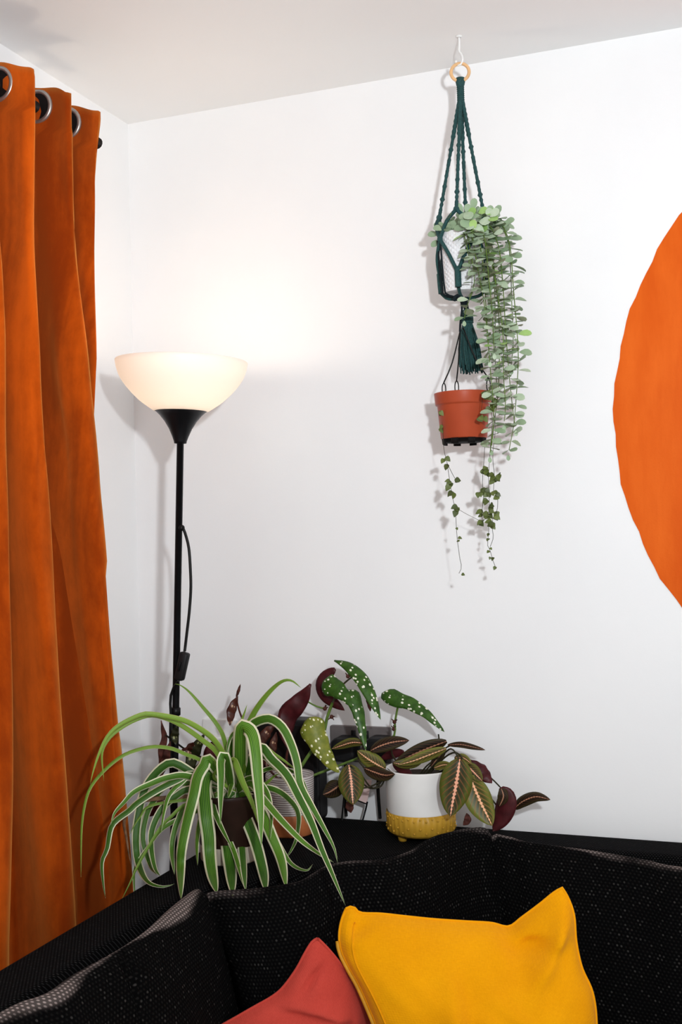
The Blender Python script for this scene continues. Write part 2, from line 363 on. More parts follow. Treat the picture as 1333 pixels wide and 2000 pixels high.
mb = MB(); mb.grid(rows, UVC); clo = mb.build('curtain_panel', m_velvet, ct, thick=.004)
# hem tape stitched along the top
for g, tn in EYE.values():
    nrm = np.array([tn[1], -tn[0], 0]); nrm /= np.linalg.norm(nrm); nrm = nrm if nrm[1] < 0 else -nrm
    g = np.array([g[0], g[1], 2.172])+nrm*.002
    ey = MB().torus(g, .027, .0042, nrm).build('eyelet', m_silver, ct)
    a = np.cross(nrm, [0, 0, 1]); mb = MB()
    G = [[g+nrm*(o_+.001)+(a*math.cos(2*PI*k/28)+np.array([0, 0, 1])*math.sin(2*PI*k/28))*r for k in range(28)] for r, o_ in ((.025, .001), (.0125, .0), (.0005, .0))]
    mb.grid(G, closeu=True).build('eyelet_dark_disc', m_hole, ey)  # dark disc in place of the open hole, its shade painted as colour
    ey['label'] = 'nickel eyelet ring'
pl = thing('curtain_pole', 'dark metal curtain pole with ball end threaded through the eyelets', 'curtain pole', (.1, -.3, 2.172))
MB().tube([(.1, -1.9, 2.172), (.1, -1.0, 2.172), (.1, -.280, 2.172)], .011, 14).build('pole', m_dark, pl)
MB().lathe([(0, -.026), (.0125, -.024), (.0135, -.018)]+[(.0165*math.sin(q), -.0165*math.cos(q)) for q in np.linspace(.75, PI, 10)], (.1, -.264, 2.172), 18, ax=(0, 1, 0)).build('finial', m_dark, pl)
MB().tube([(0, -.318, 2.172), (.05, -.318, 2.168), (.1, -.318, 2.160)], .006, 8).lathe([(.0, .0), (.025, .0), (.025, .006), (.008, .010)], (0, -.318, 2.172), 16, ax=(1, 0, 0)).build('bracket', m_dark, pl)

# ------------------------------------------------------------------ floor lamp (leans a little)
LY = -.28
ltop = np.array([.2655, LY, 1.583]); lbot = np.array([.2655-.0446*1.56, LY, .02]); lax = (ltop-lbot)/np.linalg.norm(ltop-lbot)
lp = thing('floor_lamp', 'black uplighter floor lamp with white bowl shade in the corner', 'lamp', (lbot[0], LY, 0))
MB().lathe([(0, 0), (.092, 0), (.094, .006), (.092, .014), (.07, .020), (.02, .026), (.012, .03), (0, .03)], (lbot[0], LY, 0), 36).build('base', m_black, lp)
Lp = lambda t: lbot+lax*t
LL = float(np.linalg.norm(ltop-lbot)); zc = lambda z: (z-lbot[2])/lax[2]
MB().tube([Lp(.0), Lp(.5), Lp(1.0), Lp(LL)], .0067, 14).lathe([(.0073, 0), (.0092, .001), (.0092, .014), (.0073, .015)], Lp(zc(1.075)), 14, ax=lax).build('pole', m_blackm, lp)
MB().lathe([(.0, -.002), (.0115, 0), (.0122, .004), (.0155, .013), (.0215, .027), (.030, .041), (.039, .052), (.0465, .0592), (.0495, .0605), (.047, .0608), (.035, .058), (0, .053)], ltop, 40, ax=lax).build('cup', m_black, lp)
sh = []
for t in np.linspace(0, 1, 15):
    sh.append((.1235*float(np.interp(t, (0, .06, .185, .37, .53, .685, .85, 1), (.405, .475, .612, .757, .86, .935, .978, 1))), .060+.092*t))
ins = [(r-.003, z+.0015) for r, z in sh[::-1]]
MB().lathe([(.02, .060)]+sh+[(sh[-1][0]-.001, sh[-1][1]+.0015)]+ins+[(.02, .063)], ltop, 56, ax=lax).build('lamp_shade', m_shade, lp)['label'] = 'white translucent bowl shade'
bp = ltop+lax*.100
MB().ball(bp, .027, 10, (1, 1, 1.1)).build('bulb', m_bulb, lp)
MB().tube([ltop+lax*.062, ltop+lax*.083], .015, 14).build('bulb_socket', m_whitep, lp)
bl = bpy.data.lights.new('bulb_light', 'POINT'); bl.energy = 1.1; bl.color = (1, .84, .68); bl.shadow_soft_size = .03
bo = bpy.data.objects.new('bulb_light', bl); COL.objects.link(bo); bo.location = tuple(bp+lax*.035)
q = [(357, 1030), (362, 1042), (369, 1070), (372, 1110), (373, 1150), (370, 1195), (366, 1230), (361, 1272)]
mb = MB(); mb.tube(smooth([on(a, b, 1, LY-.008) for a, b in q], 24), .0027, 6)
q2 = [(349, 1330), (340, 1342), (334, 1358), (333, 1380), (334, 1396), (333, 1440), (335, 1560), (340, 1680)]
mb.tube(smooth([on(a, b, 1, LY-.010) for a, b in q2], 22), .0026, 6); cb = mb.build('power_cord', m_cable, lp)
MB().ball(on(355, 1031, 1, LY-.006), .006, 6).build('cord_grommet', m_cable, lp)
c0, c1 = on(362, 1274, 1, LY-.014), on(350, 1328, 1, LY-.014); dv = Vector(c1-c0)
rot = dv.to_track_quat('Z', 'Y').to_matrix()
sw = MB().box((c0+c1)/2, (.016, .018, dv.length), .004, rot).build('switch', m_blackp, lp)
MB().box((c0+c1)/2+np.array([.0, -.0095, 0]), (.008, .003, .018), .001, rot).build('rocker', m_black, sw)

# ------------------------------------------------------------------ sofa
LZ = .834
so = thing('corner_sofa', 'black woven corner sofa with a wide ledge behind its cushions', 'sofa', (.9, -.6, 0))
MB().prism([(.298, -.012), (.298, -2.15), (.385, -2.15), (.385, -.60), (.405, -.500), (.745, -.13), (.80, -.105), (2.2, -.105), (2.2, -.012)], .03, LZ, .008).build('back_frame', m_ledge, so, flat=False)
MB().prism([(.44, -.55), (.44, -2.1), (1.05, -2.1), (1.05, -.95), (2.15, -.95), (2.15, -.18), (.80, -.18)], .06, .43, .03).build('seat', m_sofa, so)
prof = [(-.022, .44), (-.026, .60), (-.026, .76), (-.022, .815), (-.014, .838), (-.005, .849), (.004, .852), (.014, .848), (.024, .838), (.036, .818), (.048, .79), (.062, .745), (.078, .69), (.094, .63), (.108, .57), (.118, .51), (.122, .46), (.105, .43), (.04, .425)]
pl_ = np.concatenate([[0], np.cumsum([math.hypot(prof[i+1][0]-prof[i][0], prof[i+1][1]-prof[i][1]) for i in range(len(prof)-1)])])
def cushion(name, ridge, d0, d1, dm, seed, n=64, ridge_light_amt=1, belly=.018):
    P = smooth(ridge, n); rr = random.Random(seed); ph = [rr.uniform(0, 6.28) for _ in range(6)]
    L = np.concatenate([[0], np.cumsum(np.linalg.norm(np.diff(P, axis=0), axis=1))]); G = []; UV = []; W = []
    for i in range(n):
        t = i/(n-1); e = min(t, 1-t)*L[-1]; er = min(1, e/.028); rnd_ = math.sqrt(max(0, 1-(1-er)**2))
        a = min(t, .15)/.15; b = min(1-t, .15)/.15
        d = dm*1.0
        if t < .15: d = d0+(dm-d0)*a
        elif t > .85: d = d1+(dm-d1)*b
        row = []; ur = []; wr = []
        for k, (o, z) in enumerate(prof):
            front = max(0, o)
            bl = belly*math.sin(PI*t)**.5*math.exp(-((z-.66)/.11)**2)*(1 if o > .02 else 0)
            wv = .005*math.sin(L[i]*19+ph[0]+z*7)*math.exp(-((z-.80)/.07)**2)*(o > 0)+.003*math.sin(L[i]*33+ph[1]-z*16)*(o > .02)
            oo = (o+bl+wv)*(.82+.18*rnd_) if o > 0 else o
            zz = z-(.012*(1-rnd_)*math.exp(-((z-.852)/.05)**2))
            zz = zz+(P[i][2]-.852)*max(0, min(1, (z-.55)/.25))
            row.append((P[i][0]+d[0]*oo, P[i][1]+d[1]*oo, zz)); ur.append((L[i], pl_[k]))
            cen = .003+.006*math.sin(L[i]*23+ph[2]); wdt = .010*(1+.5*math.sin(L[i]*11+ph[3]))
            wr.append(ridge_light_amt*math.exp(-((o-cen)/max(.004, wdt))**2)*(z > .8)*min(1, .35+.9*abs(math.sin(L[i]*9+ph[4]))))  # mask of the painted highlight band along the cushion ridge
        G.append(row); UV.append(ur); W.append(wr)
    # refine the profile direction smoothly
    mb = MB(); G2 = []; UV2 = []; W2 = []
    for row, ur, wr in zip(G, UV, W):
        z = np.hstack([np.array(row), np.array(ur), np.array(wr)[:, None]]); f = smooth(z, 56)
        G2.append(f[:, :3]); UV2.append([tuple(q) for q in f[:, 3:5]]); W2.append([float(max(0, q)) for q in f[:, 5]])
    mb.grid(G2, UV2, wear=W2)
    for i, s in ((0, 1), (n-1, -1)):
        b = i*56; idx = [b+k for k in range(56)]; mb.f.append(tuple(idx[::s])); mb.m.append(0)
    o = mb.build(name, m_sofa, so); return o
rl = [(396, 1730), (384, 1734), (330, 1777), (290, 1815), (240, 1850), (190, 1877), (140, 1905), (90, 1940), (0, 1978)]
rl = [on(a, b, 2, .852) for a, b in rl]+[np.array([.425, y, .852]) for y in (-1.3, -1.6, -2.0)]
n1 = np.array([1., 0]); n2 = np.array([.725, -.69]); n3 = np.array([.10, -.995])
mit = lambda a, b: (a+b)/(1+a@b)
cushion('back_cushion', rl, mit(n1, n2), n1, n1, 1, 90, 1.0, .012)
rm = [(399, 1738, .848), (418, 1740, .849), (440, 1738, .85), (480, 1735, .85), (520, 1731, .851), (560, 1725, .853), (590, 1717, .855), (615, 1703, .857), (640, 1690, .859), (680, 1682, .861), (720, 1680, .862), (755, 1677, .863), (800, 1661, .866), (825, 1645, .868), (850, 1632, .870), (880, 1624, .871), (910, 1618, .872), (945, 1615, .872), (960, 1619, .871)]
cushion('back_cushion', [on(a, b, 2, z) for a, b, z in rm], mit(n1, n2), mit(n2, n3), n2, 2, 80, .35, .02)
rr_ = [(958, 1620, .870), (968, 1625, .868), (980, 1630, .865), (1000, 1634, .862), (1020, 1641, .860), (1060, 1648, .856), (1120, 1656, .851), (1200, 1668, .846), (1270, 1680, .842), (1333, 1692, .840)]
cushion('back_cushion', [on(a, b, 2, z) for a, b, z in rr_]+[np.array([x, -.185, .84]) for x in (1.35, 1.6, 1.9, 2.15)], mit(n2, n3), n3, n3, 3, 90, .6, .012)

# ------------------------------------------------------------------ scatter pillows
def pillow(name, sides, depth, bulge, mat, label, seed, folds):
    """sides: top, right, bottom, left photographed edge lines (px), top & bottom left-to-right, left & right top-to-bottom; depth(u,v)"""
    n = 48; T, Rr, Bo, Le = [smooth(q, n+1) for q in sides]; front = []; back = []; UV = []
    th = thing(name, label, 'cushion', tuple(at(*(T[n//2]*.2+Bo[n//2]*.8), depth(.5, .9))*np.array([1, 1, 0])+np.array([0, 0, .43])))
    for j in range(n+1):
        v = j/n; fr = []; bk = []; ur = []
        for i in range(n+1):
            u = i/n
            q = (1-v)*T[i]+v*Bo[i]+(1-u)*Le[j]+u*Rr[j]-((1-u)*(1-v)*T[0]+u*(1-v)*T[n]+(1-u)*v*Bo[0]+u*v*Bo[n])
            c = at(q[0], q[1], depth(u, v)); h = (16*u*(1-u)*v*(1-v))**.55*bulge
            f = sum(a*math.exp(-(((u-uc)*math.cos(an)+(v-vc)*math.sin(an))/w1)**2-((-(u-uc)*math.sin(an)+(v-vc)*math.cos(an))/w2)**2) for a, uc, vc, an, w1, w2 in folds)
            d = -Fw*1.0; e = min(1, 10*min(u, 1-u, v, 1-v))
            fr.append(c+d*(h+f*e*2.1+.0018*math.sin(u*37+v*11+seed)*math.sin(v*29-u*7)*e)); bk.append(c-d*h*.35); ur.append((u*.43, v*.43))
        front.append(fr); back.append(bk); UV.append(ur)
    mb = MB(); mb.grid(front[::-1], UV[::-1]); mb.grid(back, UV); mb.build('cover', mat, th)
    edge = list(front[0])+[front[j][n] for j in range(1, n+1)]+[front[n][i] for i in range(n-1, -1, -1)]+[front[j][0] for j in range(n-1, -1, -1)]
    MB().tube(edge, .0022, 6).build('seam', mat, th); return th, front
yt, fr = pillow('throw_pillow', [
    [(676, 1775), (690, 1771), (704, 1783), (745, 1785), (800, 1791), (850, 1796), (910, 1800), (960, 1803), (994, 1810), (1020, 1792), (1055, 1766), (1082, 1744), (1099, 1734)],
    [(1099, 1734), (1112, 1758), (1122, 1790), (1126, 1840), (1137, 1890), (1155, 1930), (1163, 1965), (1166, 2010), (1168, 2080), (1178, 2190)],
    [(775, 2190), (850, 2170), (960, 2165), (1070, 2172), (1178, 2190)],
    [(676, 1775), (667, 1800), (663, 1830), (668, 1860), (684, 1893), (702, 1925), (722, 1970), (737, 2010), (752, 2080), (775, 2190)]],
    lambda u, v: 1.725-.14*v+.01*u, .075, m_yellow, 'mustard yellow linen pillow with pointed top corners on the black sofa', 5,
    [(.014, .95, .12, .9, .05, .25), (-.014, .80, .13, -.9, .035, .12), (-.010, .08, .06, .9, .03, .10), (.007, .06, .12, .9, .03, .12), (-.006, .42, .55, .25, .04, .3), (.006, .36, .5, .25, .04, .3), (-.008, .72, .62, -.7, .05, .25), (.007, .80, .68, -.7, .05, .2), (-.006, .3, .7, -.3, .05, .2)])
n = len(fr)-1
MB().tube([fr[j][0]+np.array([-.002, -.004, 0]) for j in range(7, 30)], .0030, 6).build('zip', plain('yellow_zip', (.62, .30, .02), .5), yt)['label'] = 'closed zip along the left edge'
MB().tube([fr[j][3]+np.array([0, -.0008, 0]) for j in range(2, n-2)], .0011, 5).build('stitching', m_yellow, yt)
pillow('throw_pillow', [
    [(621, 1833), (640, 1852), (662, 1878), (690, 1914), (712, 1952), (724, 1990), (732, 2030), (742, 2090)],
    [(742, 2090), (720, 2130), (690, 2170), (650, 2200)],
    [(385, 2035), (450, 2090), (550, 2150), (650, 2200)],
    [(621, 1833), (610, 1840), (596, 1862), (578, 1895), (552, 1930), (530, 1948), (500, 1965), (465, 1985), (425, 2008), (385, 2035)]],
    lambda u, v: 1.685-.06*v+.03*u-.05*u*v, .05, m_red, 'brick red linen pillow, only its peaked corner showing beside the yellow one', 9,
    [(.012, .32, .25, .9, .04, .25), (-.012, .25, .32, .9, .035, .22), (.010, .45, .45, -.2, .04, .2), (-.009, .55, .38, -.2, .04, .2), (-.006, .12, .18, .2, .02, .12)])

# ------------------------------------------------------------------ leaves
def blade_leaf(name, pts, ys, hw, mat, parent, shape='strap', n=18, tilt=.3, fold=.25, m=5, thick=.0004, asym=0, curl=0):
    """pts: midrib as photographed; ys: y of the points in the room (start, [..], end); hw: half width in px"""
    ys = np.array(ys, float) if len(ys) == len(pts) else np.interp(np.linspace(0, 1, len(pts)), np.linspace(0, 1, len(ys)), ys)
    P3 = np.array([on(a, b, 1, y) for (a, b), y in zip(pts, ys)])
    for i, (a, b) in enumerate(pts):
        if P3[i][0] > .27 and P3[i][2] < LZ+.012: P3[i] = on(a, b, 2, LZ+.012)
    P = smooth(P3, n)
    L = np.concatenate([[0], np.cumsum(np.linalg.norm(np.diff(P, axis=0), axis=1))])
    G = []; UV = []
    for i in range(n):
        t = i/(n-1); T = P[min(i+1, n-1)]-P[max(i-1, 0)]; T /= np.linalg.norm(T)
        view = (CAM-P[i]); dist = np.linalg.norm(view); view /= dist
        sd = np.cross(T, view); q = np.linalg.norm(sd)
        sd = sd/q if q > 1e-6 else Rt
        nr = np.cross(sd, T); nr /= np.linalg.norm(nr)
        if nr@view < 0: nr = -nr
        tl = tilt+curl*(t-.5); sv = sd*math.cos(tl)+nr*math.sin(tl); nn = nr*math.cos(tl)-sd*math.sin(tl)
        if shape == 'strap': wd = min(1, .55+2.2*t)*(1-t**3.2)**.8
        elif shape == 'oval': wd = math.sin(PI*min(1, (t+.015)**.85))**.62 if t < .999 else 0
        elif shape == 'wing': wd = (min(1, (t*7+.12))**.6)*(1-t)**.62*1.12 if t < 1 else 0
        else: wd = math.sin(PI*min(1, max(.02, t)))**.8 if t < .999 else 0
        wid = hw*wd*dist/FOC; row = []; ur = []
        for k in range(m):
            u = -1+2*k/(m-1); uu = u*(1+asym*(1 if u > 0 else -1))
            wav = 1+.05*math.sin(t*23+u*2) if shape in ('wing', 'dry') else 1
            row.append(P[i]+sv*uu*wid*wav-nn*fold*abs(u)**1.5*wid+nn*(.12*wid*math.sin(t*19+u) if shape == 'dry' else 0))
            ur.append((.5+.5*u, t) if shape in ('strap', 'oval', 'thin') else (uu*hw*wd*dist/FOC, L[i]))
        G.append(row); UV.append(ur)
    mb = MB(); mb.grid(G, UV); o = mb.build(name, mat, parent, thick=thick); return o
def stem(parent, pts, ys, r, mat, name='stem'):
    ys = np.interp(np.linspace(0, 1, len(pts)), np.linspace(0, 1, len(ys)), ys)
    P = smooth([on(a, b, 1, y) for (a, b), y in zip(pts, ys)], max(6, 4*len(pts)))
    return MB().tube(P, list(np.linspace(r, r*.8, len(P))), 6).build(name, mat, parent)

# ------------------------------------------------------------------ spider plant
sc = np.array([.374, -.328, LZ])
sp = thing('spider_plant', 'spider plant with arching green and cream striped leaves in a brown pot', 'plant', tuple(sc))
po = MB().lathe([(.0, .0), (.050, .0), (.0525, .003), (.0535, .03), (.0545, .033), (.058, .112), (.060, .118), (.0585, .12), (.056, .116), (.053, .06)], sc, 40, mi=0)
for i, f in enumerate(po.f):
    if i < 40*3+0: po.m[i] = 1
po = po.build('pot', [m_brown, m_cream], sp); po['label'] = 'dark brown pot with a cream band round its foot'
MB().lathe([(.0, .106), (.03, .107), (.0555, .104)], sc, 24).build('soil', m_soil, po)
RT = (459, 1542); yR = -.328
def spl(pts, yend, w, mat=m_spider, root=True, ymid=None, tilt=None, n=44):
    pts = list(pts)
    if root and math.hypot(pts[0][0]-RT[0], pts[0][1]-RT[1]) > 14:
        r = (RT[0]+rnd.uniform(-12, 12), RT[1]+rnd.uniform(0, 12)); pts = [r]+pts
    d = np.concatenate([[0], np.cumsum([math.hypot(pts[i+1][0]-pts[i][0], pts[i+1][1]-pts[i][1]) for i in range(len(pts)-1)])]); d /= d[-1]
    ys = [yR+(yend-yR)*t for t in d] if ymid is None else [float(np.interp(t, (0, .45, 1), (yR, ymid, yend))) for t in d]
    blade_leaf('leaf', pts, ys, w/2, mat, sp, 'strap', n, rnd.uniform(-.5, .5) if tilt is None else tilt, .28, thick=.0005)
spl([(441, 1484), (418, 1445), (385, 1420), (352, 1405), (298, 1395), (273, 1397), (232, 1417), (209, 1440), (194, 1471), (183, 1504), (176, 1532)], -.555, 11, m_spiderp)
spl([(428, 1476), (395, 1445), (352, 1415), (319, 1401), (293, 1397), (262, 1407), (232, 1425), (211, 1445), (199, 1473), (203, 1525)], -.53, 10, m_spiderp)
spl([(398, 1489), (364, 1473), (334, 1461), (298, 1458), (262, 1466), (234, 1479), (204, 1504), (178, 1535), (166, 1568), (159, 1619), (158, 1713)], -.60, 8, m_spiderp)
spl([(441, 1453), (426, 1417), (395, 1379), (370, 1351), (352, 1338), (341, 1336)], -.36, 10, m_spiderp)
spl([(410, 1484), (400, 1492), (385, 1517), (377, 1555), (364, 1606), (354, 1657), (352, 1695), (354, 1756)], -.47, 25, ymid=-.44)
spl([(440, 1480), (433, 1486), (433, 1517), (432, 1555), (431, 1610)], -.47, 22, ymid=-.44)
spl([(412, 1512), (403, 1517), (399, 1542), (403, 1593), (408, 1632), (410, 1670), (415, 1708), (424, 1745)], -.43, 30, ymid=-.41, tilt=.1)
spl([(446, 1555), (444, 1606), (446, 1657), (451, 1698), (455, 1750)], -.42, 27, tilt=.15)
spl([(382, 1512), (344, 1524), (303, 1545), (268, 1568), (252, 1583), (219, 1611), (209, 1657), (199, 1683), (201, 1721), (206, 1754)], -.53, 15)
spl([(370, 1517), (329, 1519), (293, 1532), (262, 1547), (242, 1568), (224, 1588), (217, 1611)], -.50, 15)
spl([(380, 1512), (349, 1494), (329, 1491), (303, 1512), (283, 1542), (273, 1581), (266, 1632), (270, 1683), (288, 1721), (319, 1732), (341, 1726)], -.46, 18)
spl([(382, 1514), (352, 1530), (329, 1555), (319, 1593), (315, 1627)], -.44, 12)
spl([(375, 1541), (344, 1555), (316, 1581), (298, 1619), (296, 1657), (303, 1695), (313, 1711)], -.45, 15)
spl([(367, 1578), (349, 1601), (339, 1632), (336, 1665), (341, 1708)], -.43, 13)
spl([(370, 1568), (334, 1596), (316, 1614), (293, 1650), (270, 1690), (255, 1723), (237, 1759)], -.50, 7, m_spiderp)
spl([(340, 1530), (298, 1568), (283, 1606), (280, 1644), (293, 1688), (306, 1708)], -.42, 13)
spl([(330, 1610), (290, 1655), (265, 1693), (262, 1721), (265, 1762)], -.46, 10)
spl([(306, 1570), (273, 1596), (252, 1632)], -.44, 7, m_spiderp)
spl([(300, 1560), (265, 1572), (250, 1581), (242, 1606), (247, 1637), (252, 1670), (257, 1692)], -.45, 9, m_spiderd)
spl([(470, 1450), (482, 1421), (500, 1386), (524, 1354), (549, 1332), (569, 1329), (589, 1344)], -.34, 13, m_spiderp)
spl([(462, 1450), (467, 1421), (477, 1394), (483, 1376)], -.31, 10, m_spiderp)
spl([(478, 1450), (490, 1418), (512, 1405), (532, 1405), (554, 1423), (571, 1458), (581, 1493), (587, 1532), (608, 1572), (633, 1617), (653, 1656), (660, 1686)], -.44, 20)
spl([(652, 1684), (625, 1668), (588, 1640), (549, 1600), (515, 1560), (490, 1530)][::-1], -.435, 16, ymid=-.40)
spl([(470, 1430), (483, 1422), (494, 1436), (500, 1468), (504, 1517), (509, 1579), (511, 1654)], -.47, 30, ymid=-.42, tilt=.15)
spl([(504, 1461), (532, 1483), (561, 1513), (581, 1550), (608, 1604), (628, 1656), (648, 1703), (675, 1768)], -.535, 19, ymid=-.42)
spl([(507, 1480), (534, 1493), (560, 1522), (585, 1570), (600, 1610)], -.42, 14)
spl([(502, 1458), (537, 1473), (574, 1500), (588, 1512)], -.36, 8, m_spiderp)
spl([(509, 1508), (544, 1500), (574, 1508), (592, 1524), (603, 1550)], -.36, 10)
spl([(509, 1535), (537, 1515), (548, 1512)], -.34, 9, m_spiderp)
spl([(455, 1485), (475, 1530), (492, 1567), (505, 1610)], -.42, 14, m_spiderp, ymid=-.39)
spl([(467, 1562), (482, 1599), (500, 1646), (514, 1700), (520, 1742)], -.42, 24, tilt=.1)
spl([(490, 1560), (512, 1589), (529, 1629), (549, 1678), (560, 1735)], -.42, 23, tilt=-.1)
spl([(512, 1592), (544, 1646), (569, 1686), (598, 1700), (611, 1688)], -.38, 11)
spl([(530, 1540), (579, 1579), (581, 1629), (569, 1661), (556, 1678)], -.36, 13)
spl([(452, 1470), (464, 1430), (456, 1432), (448, 1446), (439, 1484)], -.37, 12, m_spider)
spl([(466, 1500), (460, 1451), (463, 1430), (468, 1426)], -.36, 12, m_spiderp)
spl([(478, 1500), (471, 1460), (476, 1436)], -.38, 13, m_spiderp)
spl([(456, 1520), (450, 1540), (446, 1558)], -.42, 11, root=False)
spl([(410, 1530), (415, 1568), (428, 1606), (454, 1657)], -.45, 13)
spl([(433, 1593), (459, 1667), (478, 1735)], -.43, 11)
spl([(425, 1550), (395, 1590), (385, 1640), (386, 1690)], -.41, 13)
spl([(455, 1560), (470, 1610), (474, 1660), (480, 1740)], -.40, 18)
spl([(420, 1520), (425, 1500), (415, 1478)], -.40, 7, m_spiderp)
spl([(490, 1520), (520, 1545), (530, 1590), (528, 1640)], -.39, 13)

# ------------------------------------------------------------------ begonia
bc = np.array([.412, -.142, LZ]); yB = -.142
bg = thing('begonia', 'polka dot begonia with wine red leaf backs in a striped stoneware pot', 'plant', tuple(bc))
mb = MB().lathe([(0, 0), (.044, 0), (.0465, .003), (.0475, .038), (.046, .041)], bc, 40, mi=1).lathe([(.0445, .04), (.0455, .045), (.047, .110), (.0465, .113), (.044, .113), (.043, .07)], bc, 40)
pb = mb.build('pot', [m_striped, m_copper], bg); pb['label'] = 'ribbed pale stoneware pot with a copper brown base band'
MB().lathe([(.0, .100), (.02, .101), (.0435, .098)], bc, 24).build('soil', m_soil, pb)
B2 = (m_beg, m_wine)
stem(bg, [(572, 1525), (600, 1480), (625, 1445), (633, 1431), (640, 1400), (650, 1372)], (yB, -.12, -.12), .0036, m_stem)
stem(bg, [(650, 1372), (664, 1345), (678, 1330), (692, 1320)], (-.12, -.125), .0022, m_stemd)
stem(bg, [(633, 1384), (615, 1378), (596, 1367)], (-.12, -.13), .0018, m_stem)
stem(bg, [(562, 1525), (560, 1480), (566, 1455)], (yB, -.15), .003, m_stemr)
stem(bg, [(585, 1525), (650, 1500), (725, 1470), (768, 1440), (772, 1410), (778, 1378)], (yB, -.09, -.085, -.085), .0026, m_stem)
stem(bg, [(550, 1528), (520, 1495), (490, 1440), (470, 1395), (462, 1366)], (yB, -.15, -.17), .0022, m_stemr)
stem(bg, [(545, 1528), (470, 1520), (400, 1482), (366, 1466), (338, 1446), (324, 1436)], (yB, -.18, -.25, -.30), .0022, m_stemd)
stem(bg, [(400, 1482), (380, 1500), (350, 1520), (325, 1560)], (-.25, -.27), .002, m_stemd)
for a, b, y in [(635, 1384, -.12), (680, 1321, -.125), (771, 1410, -.085), (648, 1400, -.12), (770, 1424, -.085)]:
    c = on(a, b, 1, y); mb = MB().ball(c, .0042, 5)
    for k in range(3):
        an = rnd.uniform(0, 6.28); mb.tube([c, c+np.array([.008*math.cos(an), -.002, .008*math.sin(an)])], [.0018, .0008], 5)
    mb.build('node', m_stemr, bg)
BL = lambda pts, ys, hw, mat=B2, sh='wing', **k: blade_leaf('leaf', pts, ys, hw, mat, bg, sh, 22, k.pop('tilt', .2), k.pop('fold', .2), 7, .0005, **k)
BL([(600, 1404), (607, 1415), (625, 1455), (645, 1488), (664, 1510)], (-.15, -.17), 25, (m_begl, m_wine), asym=.0, tilt=.1, curl=.3)
BL([(630, 1334), (652, 1342), (675, 1360), (690, 1382)], (-.13, -.15), 21, asym=.0, tilt=.1)
BL([(676, 1350), (690, 1362), (700, 1390), (708, 1425), (715, 1466)], (-.135, -.16), 15, tilt=.2)
BL([(653, 1290), (668, 1295), (683, 1303), (700, 1318), (712, 1334), (729, 1368), (744, 1406)], (-.11, -.15), 14, tilt=.3, sh='lance')
BL([(716, 1345), (721, 1362), (724, 1390)], (-.115, -.12), 6, (m_wined, m_wine), 'dry')
BL([(655, 1306), (636, 1322), (630, 1340), (640, 1362), (674, 1388)], (-.10, -.11), 14, (m_wine, m_wine), 'oval', tilt=-.2)
BL([(607, 1336), (596, 1355), (585, 1372), (569, 1389), (560, 1420), (562, 1462)], (-.15, -.16), 20, (m_wine, m_wine), 'dry', curl=.8)
BL([(608, 1336), (601, 1345), (593, 1360)], (-.15, -.15), 5, (m_wine, m_wine), 'dry')
BL([(745, 1358), (760, 1360), (778, 1366), (803, 1375), (825, 1388), (845, 1405), (869, 1430)], (-.085, -.10), 16, (m_beg, m_wine), tilt=.15, sh='wing')
BL([(470, 1336), (466, 1350), (461, 1364)], (-.17, -.17), 3, (m_wined, m_wined), 'dry')
BL([(465, 1360), (457, 1376), (452, 1392), (449, 1418)], (-.17, -.18), 9, (m_begb, m_wine), 'dry')
BL([(537, 1417), (526, 1426), (516, 1440), (508, 1460)], (-.15, -.18), 10, (m_begb, m_wine), 'dry')
BL([(540, 1430), (536, 1448), (528, 1475), (520, 1500)], (-.15, -.18), 9, (m_begb, m_wine), 'dry')
BL([(315, 1407), (318, 1424), (322, 1440), (317, 1462), (316, 1490), (313, 1520)], (-.30, -.30), 7, (m_wined, m_wine), 'dry')
BL([(333, 1448), (327, 1470), (322, 1490), (314, 1520)], (-.31, -.31), 8, (m_wined, m_wine), 'dry')
BL([(345, 1418), (342, 1435), (344, 1455)], (-.31, -.31), 8, (m_begd, m_wine), 'dry')
BL([(400, 1433), (390, 1450), (378, 1475), (369, 1502), (359, 1520)], (-.26, -.27), 12, (m_begd, m_wine), 'dry')
BL([(378, 1450), (372, 1462), (368, 1480)], (-.27, -.27), 9, (m_begb, m_wine), 'dry')
BL([(428, 1450), (420, 1462), (413, 1480), (408, 1502)], (-.22, -.23), 17, (m_wine, m_wine), 'oval')
BL([(285, 1592), (303, 1578), (326, 1566)], (-.28, -.28), 11, (m_wine, m_wine), 'oval')
BL([(368, 1460), (357, 1466), (352, 1472)], (-.30, -.30), 3, (m_wined, m_wine), 'dry')
BL([(506, 1465), (508, 1500), (512, 1530)], (-.16, -.17), 8, (m_begb, m_wine), 'dry')

# ------------------------------------------------------------------ prayer plant
mc = np.array([.664, -.108, LZ]); yM = -.108
mr = thing('prayer_plant', 'prayer plant with pink ribbed leaves in a white and mustard pot', 'plant', tuple(mc))
pm = MB().lathe([(.0, .012), (.058, .012), (.0635, .018), (.0645, .052), (.0640, .0525)], mc, 144, fn=lambda a, i, r: r+(.0011*max(-.4, math.cos(a*36)) if i in (2, 3) else 0), mi=1)
pm.lathe([(.0625, .0515), (.0635, .056), (.0650, .128), (.0648, .1305), (.0635, .131), (.0615, .130), (.0600, .07)], mc, 64)
pm = pm.build('pot', [m_white, m_mustard], mr); pm['label'] = 'white pot with a ribbed mustard yellow lower band'
mb = MB()
for k in range(36):
    a = 2*PI*(k+.5)/36
    for h in ((.022, .044) if k % 2 else (.030, .048)):
        mb.ball(mc+np.array([.0645*math.cos(a), .0645*math.sin(a), h]), .0021, 4)
st = mb.build('studs', m_mustard, pm); st['kind'] = 'stuff'
